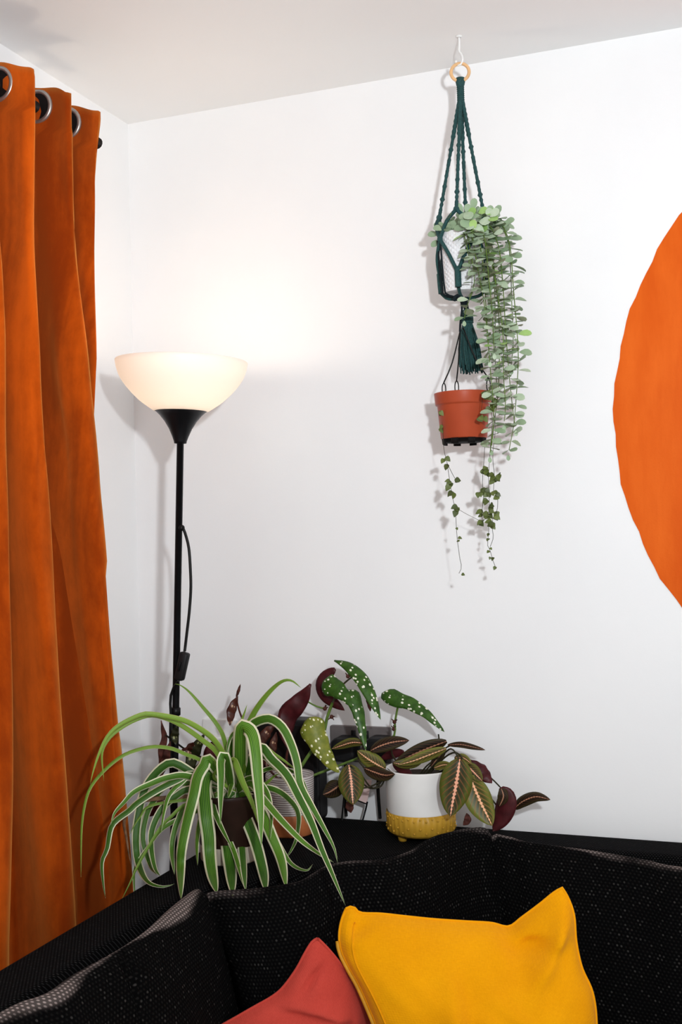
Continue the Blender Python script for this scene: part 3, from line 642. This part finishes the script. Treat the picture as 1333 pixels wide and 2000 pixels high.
for k in range(3):
    a = math.radians(-127+120*k); MB().lathe([(0, 0), (.007, 0), (.0085, .003), (.0115, .015)], mc+np.array([.043*math.cos(a), .043*math.sin(a), 0]), 14).build('foot', m_mustard, pm)
MB().lathe([(.0, .116), (.03, .117), (.0612, .114)], mc, 24).build('soil', m_soil, pm)
ML = lambda pts, ys, hw, mat=m_mar, sh='oval', **k: blade_leaf('leaf', pts, ys, hw, (mat, m_wine), mr, sh, 18, k.pop('tilt', .2), k.pop('fold', .22), 7, .0005, **k)
ML([(899, 1482), (896, 1505), (890, 1540), (884, 1570), (880, 1595)], (-.18, -.20), 31, tilt=.1)
ML([(917, 1515), (928, 1540), (940, 1568), (952, 1592), (962, 1613)], (-.165, -.18), 27, m_marl, tilt=.3)
ML([(908, 1490), (922, 1504), (943, 1526)], (-.15, -.16), 14)
ML([(918, 1484), (936, 1502), (962, 1530)], (-.13, -.14), 14, m_wine, 'dry')
ML([(979, 1538), (990, 1560), (980, 1595), (963, 1624)], (-.14, -.14), 20, m_wine, tilt=-.3)
ML([(980, 1540), (984, 1556), (976, 1575)], (-.145, -.145), 11, m_mard)
ML([(1004, 1580), (1022, 1565), (1048, 1556), (1076, 1562)], (-.10, -.12), 11, m_mard)
ML([(875, 1455), (900, 1454), (925, 1459), (949, 1465)], (-.12, -.13), 6, m_mard)
ML([(873, 1448), (840, 1460), (805, 1475), (768, 1494)], (-.13, -.15), 15, m_mard, tilt=.4)
ML([(872, 1462), (840, 1474), (808, 1486), (778, 1494)], (-.15, -.17), 11, m_marl, tilt=.2)
ML([(826, 1484), (806, 1490), (785, 1492), (768, 1490)], (-.14, -.16), 11, m_mar)
ML([(768, 1488), (785, 1500), (806, 1514)], (-.12, -.14), 10, m_wine)
ML([(724, 1466), (745, 1456), (770, 1449), (800, 1446)], (-.15, -.14), 14, m_mard, tilt=.3)
ML([(753, 1502), (735, 1492), (716, 1480), (698, 1466)], (-.14, -.16), 16, m_marl)
ML([(712, 1452), (690, 1450), (668, 1456), (648, 1463)], (-.14, -.15), 9, m_mar)
ML([(682, 1494), (686, 1520), (688, 1545), (690, 1572)], (-.16, -.18), 25, m_mar, tilt=.05)
ML([(668, 1530), (655, 1540), (642, 1548), (631, 1552)], (-.15, -.16), 17, m_mard)
ML([(681, 1562), (684, 1576), (686, 1588)], (-.15, -.15), 8, m_wined, 'dry')
ML([(712, 1500), (732, 1508), (752, 1514), (772, 1512)], (-.15, -.17), 13, m_mard)
ML([(790, 1468), (765, 1474), (742, 1484)], (-.10, -.10), 9, m_wine)
ML([(848, 1500), (866, 1494), (884, 1494)], (-.14, -.15), 8, m_marl)
ML([(888, 1480), (905, 1480), (922, 1492)], (-.14, -.16), 8, m_marl)
ML([(842, 1498), (858, 1478), (872, 1462)], (-.12, -.12), 9, m_mard)
ML([(912, 1588), (914, 1602), (905, 1612)], (-.15, -.15), 7, m_wined, 'dry')
for q, ys in [([(820, 1520), (845, 1490), (870, 1462), (884, 1455)], (yM, -.12)), ([(825, 1520), (870, 1470), (885, 1464), (898, 1484)], (yM, -.15, -.18)), ([(830, 1520), (875, 1475), (900, 1475), (917, 1516)], (yM, -.15, -.165)),
              ([(810, 1520), (790, 1500), (768, 1490)], (yM, -.14)), ([(815, 1520), (835, 1495), (858, 1480)], (yM, -.12)), ([(856, 1455), (858, 1445), (857, 1434)], (-.125, -.125)),
              ([(800, 1520), (770, 1480), (765, 1465), (760, 1452)], (yM, -.14)), ([(795, 1520), (765, 1508), (755, 1502), (735, 1512), (712, 1500)], (yM, -.145)), ([(790, 1520), (760, 1512), (735, 1538), (722, 1535), (705, 1512), (685, 1496)], (yM, -.16)),
              ([(785, 1520), (758, 1514), (745, 1535), (728, 1540), (715, 1535), (700, 1520)], (yM, -.15)), ([(758, 1512), (740, 1528), (718, 1538), (690, 1540)], (-.14, -.15)), ([(840, 1515), (900, 1500), (960, 1560), (985, 1590), (1004, 1578)], (yM, -.11, -.10)), ([(850, 1515), (920, 1490), (960, 1520), (980, 1540)], (yM, -.13)),
              ([(712, 1500), (700, 1480), (712, 1452)], (-.15, -.14)), ([(835, 1515), (850, 1490), (855, 1455)], (yM, -.125)), ([(700, 1540), (680, 1535), (668, 1530)], (-.15, -.15))]:
    stem(mr, q, ys, .0018, m_stemd)

# ------------------------------------------------------------------ things on and at the back wall
a, b = on(483, 1402, 1, -.075), on(626, 1580, 1, -.075)
kb = thing('speaker', 'black rounded plastic box like a speaker, against the wall behind the pots', 'speaker', ((a[0]+b[0])/2, -.06, LZ))
wd_ = b[0]-a[0]; ht = a[2]-LZ; cx_ = (a[0]+b[0])/2
def rrect(w_, h_, r, k=6):
    out = []
    for sx, sy, a0 in ((1, 1, 0), (-1, 1, 90), (-1, -1, 180), (1, -1, 270)):
        for i in range(k+1):
            t = math.radians(a0+90*i/k); out.append((sx*(w_/2-r)+r*math.cos(t), sy*(h_/2-r)+r*math.sin(t)))
    return out
def rbox(mb, cx, cz, w_, h_, r, y0, y1, bev=.003):
    """rounded panel between y0 (front) and y1 (back)"""
    loops = [(w_-2*bev, h_-2*bev, y0), (w_-bev*.6, h_-bev*.6, y0+bev*.3), (w_, h_, y0+bev), (w_, h_, y1)]
    G = [[(cx+x, y, cz+z) for x, z in rrect(ww, hh, r)] for ww, hh, y in loops]; b0 = len(mb.v); m = len(G[0]); mb.grid(G, closeu=True)
    mb.f.append(tuple(b0+k for k in range(m))); mb.f.append(tuple(b0+3*m+k for k in reversed(range(m)))); mb.m += [0, 0]; return mb
rbox(MB(), cx_, LZ+ht/2, wd_, ht, .016, -.078, -.036, .004).build('casing', m_blackp, kb, flat=True)
rbox(MB(), cx_, LZ+ht/2, wd_-.020, ht-.022, .010, -.0805, -.076, .001).build('front_grille', m_hole, kb, flat=True)
# dark double socket
a, b = on(645, 1416, 1, -.006), on(766, 1492, 1, -.006); cx_ = (a[0]+b[0])/2; cz_ = (a[2]+b[2])/2
sk = thing('double_socket', 'dark nickel double wall socket behind the spotted leaves', 'socket', (cx_, 0, cz_))
rbox(MB(), cx_, cz_, b[0]-a[0], a[2]-b[2], .004, -.007, 0, .0015).build('plate', m_steel, sk, flat=True)
for s in (-1, 1): MB().box((cx_+s*.014, -.009, cz_+.020), (.009, .004, .016), .001).build('rocker', m_blackp, sk)
for (px, py), lab in (((676, 1462), 'left of the two black plugs in the dark nickel wall socket'), ((742, 1462), 'right of the two black plugs in the dark nickel wall socket')):
    c = on(px, py, 1, -.025); pg = thing('plug', lab, 'plug', (c[0], -.008, c[2]), 'plugs in the double socket')
    mb = MB(); rbox(mb, c[0], c[2], .050, .048, .014, -.048, -.0075, .006).build('plug_body', m_blackp, pg, flat=True)
    MB().tube(smooth([(c[0], -.03, c[2]-.022), (c[0]+.001, -.034, c[2]-.045), (c[0]-.004, -.030, c[2]-.075), (c[0]-.004, -.022, LZ+.006)], 14), .0035, 8).build('cable', m_cable, pg)
a, b = on(396, 1403, 1, -.006), on(463, 1476, 1, -.006); cx_ = (a[0]+b[0])/2; cz_ = (a[2]+b[2])/2
wp = thing('wall_plate', 'white single wall plate with a white plug, behind the spider plant', 'socket', (cx_, 0, cz_))
rbox(MB(), cx_, cz_, b[0]-a[0], a[2]-b[2], .004, -.008, 0, .002).build('plate', m_whitep, wp, flat=True)
rbox(MB(), cx_+.004, cz_-.014, .042, .036, .008, -.032, -.008, .004).build('plug_body', m_whitep, wp, flat=True)
for s in (-1, 1): MB().lathe([(0, .0015), (.003, .0012), (.0036, 0)], (cx_+s*.030, -.008, cz_), 10, ax=(0, -1, 0)).build('screw', m_silver, wp)
# small card on a black wire stand
cs = thing('card_stand', 'small pink card held on a thin black wire stand near the white pot', 'stand', tuple(on(690, 1598, 2, LZ)*np.array([1, 1, 0])+np.array([0, 0, LZ])))
q = [on(a, b, 1, y) for a, b, y in ((692, 1518, -.035), (727, 1524, -.035), (717, 1570, -.05), (688, 1560, -.05))]
nn = np.array([0, -.0012, 0]); mb = MB(); mb.add(q+[p_+nn for p_ in q], [(0, 1, 2, 3), (7, 6, 5, 4), (0, 4, 5, 1), (1, 5, 6, 2), (2, 6, 7, 3), (3, 7, 4, 0)]); mb.build('card', m_card, cs, flat=True)
def foot(px, py, y): 
    p_ = on(px, py, 1, y); p_[2] = max(p_[2], LZ+.002); return p_
MB().tube([on(674, 1540, 1, -.045), on(672, 1560, 1, -.045), foot(668, 1602, -.05)], .0018, 6).build('leg', m_blackm, cs)
MB().tube([on(718, 1566, 1, -.05), on(715, 1580, 1, -.05), foot(709, 1602, -.052)], .0018, 6).build('leg', m_blackm, cs)
MB().tube([on(674, 1545, 1, -.046), on(690, 1560, 1, -.052), on(718, 1571, 1, -.052)], .0014, 6).build('rail', m_blackm, cs)

# ------------------------------------------------------------------ hanging planter
HY = -.13; AX = .778
zp = lambda py: float(on(903, py, 1, HY)[2])
hk = MB().tube(smooth([(.783, HY, CEIL), (.783, HY, CEIL-.02), (.7825, HY, CEIL-.028), (.788, HY-.001, CEIL-.038), (.788, HY-.002, CEIL-.050), (.782, HY-.002, CEIL-.055), (.777, HY-.002, CEIL-.050), (.7765, HY-.002, CEIL-.045)], 26), .0021, 8)
hk.lathe([(0, 0), (.006, 0), (.006, .0015), (.003, .003)], (.783, HY, CEIL), 12, ax=(0, 0, -1))
tag(hk.build('ceiling_hook', m_whitep), 'small white screw hook in the ceiling above the hanging planter', 'hook')
mh = thing('macrame_hanger', 'dark green macrame plant hanger on a wooden ring, ending in a tassel', 'plant hanger', (AX, HY, zp(727)))
rc = np.array([.7835, HY-.002, CEIL-.0515-.0021+.0016-.0165+.0005])
MB().torus(rc, .0165, .0031, (.25, -1, .05), 36, 10).build('ring', m_wood, mh)['label'] = 'pale wooden ring'
zt = rc[2]-.0165
mb = MB(); mb.lathe([(.004, .007), (.0085, .006), (.009, .000), (.0078, -.006), (.0062, -.010), (.006, -.034), (.005, -.036)], (.783, HY, zt), 16)
for k in range(7): mb.torus((.783, HY, zt-.011-k*.0038), .0056, .0016, (0, .1, 1), 14, 6)
mb.build('wrap', m_cord, mh)
top = np.array([.783, HY, zt-.034])
zf, zk, zm, zb = zp(420), zp(472), zp(537), zp(574)
az = [math.radians(q) for q in (-88, 2, 92, 182)]
def pt(r, a, z): return np.array([AX+r*math.cos(a), HY+r*math.sin(a), z])
for i, a in enumerate(az):
    f = pt(.0415, a, zf); mb = MB(); nk = 46; P = [top+(f-top)*t+np.array([.0025*math.cos(a), .0025*math.sin(a), 0])*(1-t) for t in np.linspace(0, 1, nk)]
    rr = []
    for j in range(nk):
        t = j/(nk-1); kn = max(0, math.cos(t*2*PI*9.5))**6 if t > .28 else 0
        rr.append((.0040 if t < .3 else .0030)+.0018*kn+(.0006*math.sin(t*150)))
    mb.tube(P, rr, 8)
    # two plaited strands showing round the core
    for s in (0, PI): mb.tube([P[j]+np.array([math.cos(s+j*1.1), math.sin(s+j*1.1), 0])*rr[j]*.7 for j in range(12, nk)], .0014, 5)
    mb.ball(f, .0058, 6).build('cord', m_cord, mh)
    mb = MB()
    for s in (-1, 1):
        k_ = pt(.0475, a+s*PI/4, zk); mb.tube(smooth([f, pt(.0470, a+s*PI/8, (zf+zk)/2+.004), k_], 10), .0036, 7)
        mb.tube(smooth([k_, pt(.0465, a+s*PI/9, (zk+zm)/2), pt(.0435, a+s*.05, zm)], 10), .0036, 7)
        if s > 0: mb.ball(k_, .0054, 6)
    mb.tube(smooth([pt(.0435, a, zm+.006), pt(.0425, a, zm-.012), pt(.041, a, zb+.004)], 8), .0060, 8)
    mb.tube(smooth([pt(.041, a, zb+.004), pt(.030, a, zb-.006), pt(.004, a, zb-.010)], 8), .0032, 7)
    mb.build('net_cord', m_cord, mh)
for a in (math.radians(214), math.radians(228)):
    MB().tube(smooth([pt(.0475, a, zk), pt(.0445, a, (zk+zb)/2), pt(.041, a, zb+.008), pt(.036, a, zb-.004), pt(.005, a, zb-.009)], 16), .0017, 6).build('net_cord', m_cordk, mh)
tt = np.array([AX+.006, HY, zp(612)])
MB().tube(smooth([(AX, HY, zb-.008), (AX+.003, HY, (zb+tt[2])/2), tt], 8), [.006]*3+[.005]*5, 9).build('neck', m_cordk, mh)
mb = MB(); mb.ball(tt+np.array([0, 0, -.004]), .011, 7, (1, 1, 1.15))
for k in range(4): mb.torus(tt+np.array([0, 0, -.006-k*.0038]), .0100, .0019, (0, 0, 1), 16, 6)
mb.build('tassel_knot', m_cord, mh)
mb = MB()
for k in range(96):
    a = rnd.uniform(0, 6.28); r = .022*math.sqrt(rnd.random()); e = tt+np.array([.005+r*math.cos(a)*1.0, r*math.sin(a)*.7, -.103+rnd.uniform(-.010, .006)])
    s0 = tt+np.array([.007*math.cos(a), .007*math.sin(a), -.016])
    mb.tube(smooth([s0, (s0+e)/2+np.array([.004*math.cos(a)+rnd.uniform(-.002, .002), .004*math.sin(a), -.004]), e], 6), .0013, 5)
ts = mb.build('tassel', m_cord, mh)

# white embossed pot with trailing foliage
tp = thing('trailing_plant', 'grey green trailing plant spilling from a white embossed pot in macrame', 'plant', (AX, HY, zb))
n_, mr_ = 84, 300; G = []
for i in range(n_+1):
    t = i/n_; z = zb+.001+(zp(460)-zb)*t; row = []
    for k in range(mr_):
        a = 2*PI*k/mr_; r = .0345+.0065*t
        u = 26*a/(2*PI); v = t*24
        d = max(abs(((u+v/2) % 1)-.5), abs(((u-v/2) % 1)-.5)); r += .0013*min(1, max(0, .5-d-.04)*4) if .03 < t < .95 else .0008
        row.append((AX+r*math.cos(a), HY+r*math.sin(a), z))
    G.append(row)
zr = zp(460)
mb = MB(); mb.grid(G, closeu=True); mb.lathe([(.0422, zr), (.0395, zr+.001), (.0375, zr-.02), (.037, zr-.03)], (AX, HY, 0), 40); mb.lathe([(0, zb), (.03, zb), (.0345, zb+.001)], (AX, HY, 0), 40)
pt_ = mb.build('pot', m_embossed, tp); pt_['label'] = 'white pot embossed with small diamonds'
MB().lathe([(0, zr-.008), (.0378, zr-.009)], (AX, HY, 0), 24).build('soil', m_soil, pt_)
def leafmesh(name, kind, mats):
    if kind == 'obovate': out = [(0, .01), (.18, .16), (.42, .30), (.70, .33), (.92, .20), (1.0, 0)]
    else: out = [(0, 0), (-.10, .22), (.08, .46), (.42, .44), (.76, .22), (1.0, 0)]
    V = []; Fc = []; m = len(out)
    for zz in (.02, -.02):
        for x, y in out: V.append((x, -y, .10*y*2-.10*x*x+zz*.3))
        for x, y in out: V.append((x, 0, -.10*x*x+zz))
        for x, y in out: V.append((x, y, .10*y*2-.10*x*x+zz*.3))
    me = bpy.data.meshes.new(name); mi = []
    for b, flip in ((0, 0), (3*m, 1)):
        for s in (0, 1):
            for i in range(m-1):
                f = (b+s*m+i, b+s*m+i+1, b+(s+1)*m+i+1, b+(s+1)*m+i); Fc.append(f[::-1] if flip else f); mi.append(flip)
    me.from_pydata(V, [], Fc)
    for q in mats: me.materials.append(q)
    me.polygons.foreach_set('material_index', mi); me.polygons.foreach_set('use_smooth', [True]*len(Fc)); me.update(); return me
lm = [leafmesh('leaf', 'obovate', (m_vl, m_vlu)), leafmesh('leaf', 'obovate', (m_vlb, m_vlu))]
def leafmat(p_, dirv, nrm, L, wfac=1):
    x = np.array(dirv, float); x /= np.linalg.norm(x); y = np.cross(nrm, x); y /= np.linalg.norm(y); z = np.cross(x, y)
    M_ = Matrix(((x[0]*L, y[0]*L*wfac, z[0]*L, p_[0]), (x[1]*L, y[1]*L*wfac, z[1]*L, p_[1]), (x[2]*L, y[2]*L*wfac, z[2]*L, p_[2]), (0, 0, 0, 1))); return M_
COUNT = [0]; REST = []
def putleaf(me, M_, parent, org, count, limit, rest):
    if count[0] >= limit: rest.append((me, M_)); return
    count[0] += 1; o = bpy.data.objects.new('leaf', me); COL.objects.link(o); o.parent = parent
    o.matrix_local = Matrix.Translation(-Vector(org)) @ M_
strands = [
    ([(945, 448), (962, 424), (985, 445), (998, 490), (1003, 560), (1010, 640), (1013, 700), (1010, 760), (1004, 830), (993, 888)], (-.13, -.17, -.165)),
    ([(930, 448), (950, 432), (974, 480), (983, 560), (988, 640), (994, 720), (1001, 790), (1008, 840)], (-.14, -.18, -.175)),
    ([(925, 450), (938, 440), (955, 490), (970, 560), (983, 650), (984, 730), (988, 790), (985, 830)], (-.15, -.19, -.19)),
    ([(915, 452), (928, 446), (942, 500), (950, 600), (955, 680), (960, 740), (965, 800), (962, 850), (957, 892)], (-.16, -.20, -.195)),
    ([(912, 452), (920, 448), (933, 520), (946, 590), (952, 650), (957, 705)], (-.165, -.20, -.20)),
    ([(908, 455), (914, 460), (921, 500), (927, 545), (921, 575), (912, 600), (907, 626)], (-.165, -.19, -.19)),
    ([(935, 448), (945, 440), (962, 500), (974, 600), (976, 690), (974, 760), (967, 820), (960, 878)], (-.13, -.155, -.16)),
    ([(950, 446), (970, 428), (992, 470), (998, 530), (1000, 590), (1003, 660), (999, 720)], (-.11, -.14, -.15)),
    ([(906, 455), (908, 462), (914, 490), (918, 525)], (-.17, -.185, -.185)),
    ([(920, 450), (940, 430), (958, 460), (965, 540), (968, 620), (968, 700), (972, 765)], (-.12, -.13, -.14)),
    ([(925, 450), (936, 436), (948, 470), (955, 540), (962, 610), (966, 690)], (-.15, -.20, -.205))]
jobs = []
for q, ys in strands:
    ys2 = np.interp(np.linspace(0, 1, len(q)), np.linspace(0, 1, len(ys)), ys); P = smooth([on(a, b, 1, y) for (a, b), y in zip(q, ys2)], 60)
    vn = MB().tube(P[::2], list(np.linspace(.0011, .0007, 30)), 5).build('vine', m_stem, tp)
    L = np.concatenate([[0], np.cumsum(np.linalg.norm(np.diff(P, axis=0), axis=1))]); s = .012; k = 0
    while s < L[-1]:
        p_ = np.array([np.interp(s, L, P[:, c]) for c in range(3)]); a = rnd.uniform(-.7, .7)+(PI/2 if k % 2 else 0)+.35
        for sg in (0, PI):
            d = np.array([math.cos(a+sg), math.sin(a+sg), rnd.uniform(-.35, .2)]); nr = np.array([rnd.uniform(-.4, .4), rnd.uniform(-1.3, -.1), 1])
            jobs.append((rnd.random()*.0+s, lm[1] if rnd.random() < .10 else lm[0], leafmat(p_+d*.0015, d, nr, rnd.uniform(.019, .028)*(1-.2*s/L[-1]), rnd.uniform(.95, 1.3)), vn))
        s += .0158; k += 1
    jobs.append((0, lm[0], leafmat(P[-1], (.1, -.2, -1), (0, -1, .3), .011), vn))
for k in range(60):   # crown over the pot rim
    t = rnd.random(); px = 862+t*112; py = rnd.uniform(428, 462)-14*math.sin(PI*t)*rnd.random()
    p_ = on(px, py, 1, -.13+rnd.uniform(-.045, .03)); a = rnd.uniform(0, 2*PI); d = np.array([math.cos(a), math.sin(a), rnd.uniform(-.1, .9)])
    jobs.append((0, lm[1] if rnd.random() < .45 else lm[0], leafmat(p_, d, (rnd.uniform(-.6, .6), -.8, rnd.uniform(.1, 1)), rnd.uniform(.015, .022)), tp))
for k in range(26):
    px, py = rnd.uniform(902, 972), rnd.uniform(412, 462); a = rnd.uniform(0, 2*PI)
    jobs.append((0, lm[1] if px < 955 and rnd.random() < .6 else lm[0], leafmat(on(px, py, 1, HY-.05+rnd.uniform(-.012, .01)), (math.cos(a), -.25, math.sin(a)*.6+.3), (rnd.uniform(-.4, .4), -1, rnd.uniform(.2, .9)), rnd.uniform(.017, .024), 1.2), tp))
for px, py, dx, dz in [(918, 412, -.2, 1), (925, 402, .2, 1), (905, 408, -.5, .8), (958, 416, .1, 1), (968, 414, .5, .8), (975, 436, 1, .3), (985, 428, 1, .2), (935, 418, .3, .6), (946, 424, .5, .5), (912, 425, -.6, .5), (900, 432, -1, .3), (868, 438, -.9, .5), (858, 450, -1, .1), (862, 462, -.8, -.4)]:
    jobs.append((0, lm[1] if 905 < px < 950 else lm[0], leafmat(on(px, py+8, 1, -.14), (dx, -.3, dz), (.1, -1, .4), .021), tp))
jobs = sorted(range(len(jobs)), key=lambda i: jobs[i][2].translation.y)and [jobs[i] for i in sorted(range(len(jobs)), key=lambda i: jobs[i][2].translation.y)]
cnt = [0]; rest = []
for _, me, M_, pr in jobs: putleaf(me, M_, pr, (AX, HY, zb), cnt, 300, rest)
print('leaves', len(jobs))
if rest:
    mb = MB()
    for me, M_ in rest:
        mb.add([M_ @ v.co for v in me.vertices], [tuple(f.vertices) for f in me.polygons])
    fo = mb.build('foliage', m_vl, tp); fo['kind'] = 'stuff'

# terracotta plastic pot with string of hearts
HX, HPY = float(on(906, 820, 1, HY)[0]), HY
zr2, zb2 = float(on(906, 768, 1, HY)[2]), float(on(906, 868, 1, HY)[2])
sh_ = thing('string_of_hearts', 'string of hearts trailing from a terracotta plastic pot on black wires', 'plant', (HX, HPY, zb2))
H = zr2-zb2
mb = MB(); mb.lathe([(.0, .010), (.041, .010), (.0425, .012), (.0475, H-.024), (.0480, H-.023), (.0505, H-.0215), (.0512, H-.020), (.0528, H-.002), (.0530, H), (.0515, H), (.0500, H-.012), (.046, H-.03)], (HX, HPY, zb2), 64)
pt2 = mb.build('pot', m_terra, sh_); pt2['label'] = 'terracotta coloured plastic pot with a notched foot'
fb = MB()
for k in range(8):
    g = []
    for j in range(6):
        a = 2*PI*(k+.14+j*.09)/8+.3; g.append([(HX+r*math.cos(a), HPY+r*math.sin(a), zb2+z) for r, z in ((.0415, .0125), (.0400, .0), (.0375, .0), (.0375, .0125))])
    b0 = len(fb.v); fb.grid(g, closeu=True); fb.f += [(b0, b0+1, b0+2, b0+3), (b0+23, b0+22, b0+21, b0+20)]; fb.m += [0, 0]
fb.build('foot', m_hole, pt2)['kind'] = 'stuff'
MB().lathe([(.041, .0098), (.0375, .0098), (.0365, .004), (.0, .004)], (HX, HPY, zb2), 40).build('drainage_base', m_hole, pt2)
MB().lathe([(0, H-.012), (.03, H-.010), (.0495, H-.013)], (HX, HPY, zb2), 24).build('soil', m_soil, pt2)
apex = on(899, 648, 1, HY-.030)
hg = MB(); rim = [on(868, 771, 1, HY-.034), on(893, 767, 1, HY-.050), on(955, 762, 1, HY-.012)]
for i, r_ in enumerate(rim):
    hg = MB(); a1 = apex if i < 2 else on(905, 640, 1, HY-.031); hg.tube(smooth([a1, (a1*.5+r_*.5)+np.array([0, 0, -.0]), r_+np.array([0, 0, .022])], 6), .0013, 6)
    dn = r_-(r_+np.array([0, 0, .022])); u_ = np.array([.0028, 0, 0]); t_ = r_+np.array([0, 0, .022])
    hg.tube(smooth([t_, t_+np.array([.003, 0, -.006]), r_+np.array([.0032, 0, .004]), r_+np.array([0, 0, -.006]), r_+np.array([-.0032, 0, .004]), t_+np.array([-.003, 0, -.006]), t_], 18), .0011, 5)
    hg.build('hanger_wire', m_cable, sh_)
hp = [apex, on(900, 630, 1, HY-.032), on(903, 600, 1, HY-.034), on(898, 580, 1, HY-.040), on(891, 578, 1, HY-.044), on(887, 588, 1, HY-.044)]
MB().tube(smooth(hp, 20), [.0020]*14+[.0032]*6, 7).build('hanger_hook', m_cordk, sh_)
hm = leafmesh('leaf', 'heart', (m_ht, m_ht)); cnt2 = [0]; rest2 = []
hearts = [
    ([(866, 766), (863, 800), (866, 850), (868, 880), (874, 905), (879, 940), (884, 968), (890, 1000), (893, 1045), (897, 1078), (899, 1092), (902, 1108), (897, 1120)], [(868, 897), (874, 909), (880, 940), (878, 948), (882, 964), (889, 964), (892, 992), (888, 998), (892, 1031), (896, 1050), (898, 1056), (903, 1121), (860, 804), (862, 836)], (-.16, -.165)),
    ([(874, 905), (884, 925), (891, 937)], [(891, 937)], (-.165, -.165)),
    ([(948, 766), (953, 800), (948, 860), (946, 900), (943, 940), (945, 970), (942, 1000), (943, 1020)], [(942, 918), (950, 912), (944, 955), (939, 962), (941, 998), (946, 1002), (938, 1020), (944, 1016), (953, 922)], (-.13, -.14)),
    ([(955, 766), (962, 820), (958, 880), (955, 930), (956, 975), (957, 1000), (955, 1040), (953, 1065), (958, 1075), (962, 1090), (968, 1107)], [(952, 925), (951, 958), (955, 963), (951, 975), (958, 988), (961, 990), (950, 1004), (957, 1006), (960, 1018), (961, 1026), (955, 1042), (955, 1052), (958, 1070), (956, 1076), (958, 1088), (964, 1089), (968, 1107)], (-.13, -.14)),
    ([(958, 770), (968, 830), (963, 890), (966, 925), (965, 960), (972, 965), (972, 995), (964, 1010), (962, 1030), (964, 1050), (958, 1068)], [(966, 930), (975, 928), (963, 938), (970, 935), (964, 960), (971, 964), (968, 1000), (966, 1010), (962, 1022), (972, 1003)], (-.15, -.155)),
    ([(944, 766), (940, 810), (936, 815)], [(939, 813), (946, 815), (948, 770), (955, 775), (972, 785), (966, 790), (950, 768), (958, 800)], (-.185, -.185)),
    ([(892, 992), (910, 1003), (928, 1012), (940, 1018)], [], (-.165, -.14))]
for q, lv, ys in hearts:
    ys2 = np.interp(np.linspace(0, 1, len(q)), np.linspace(0, 1, len(ys)), ys); P = smooth([on(a, b, 1, y) for (a, b), y in zip(q, ys2)], 40)
    vn = MB().tube(P, .00045, 4).build('vine', m_stemd, sh_)
    for a, b in lv:
        for r_ in range(2 if b < 1030 else 1):
            p_ = on(a+rnd.uniform(-4, 4)*r_, b+rnd.uniform(-5, 5)*r_, 1, float(np.mean(ys))+rnd.uniform(-.012, .004)); d = np.array([rnd.uniform(-1, 1), rnd.uniform(-.6, .1), -rnd.uniform(.1, 1)])
            sz = rnd.uniform(.0085, .0125) if b < 1030 else rnd.uniform(.005, .008)
            putleaf(hm, leafmat(p_, d, (rnd.uniform(-.5, .5), -1, rnd.uniform(.1, .9)), sz), vn, (HX, HPY, zb2), cnt2, 300, rest2)
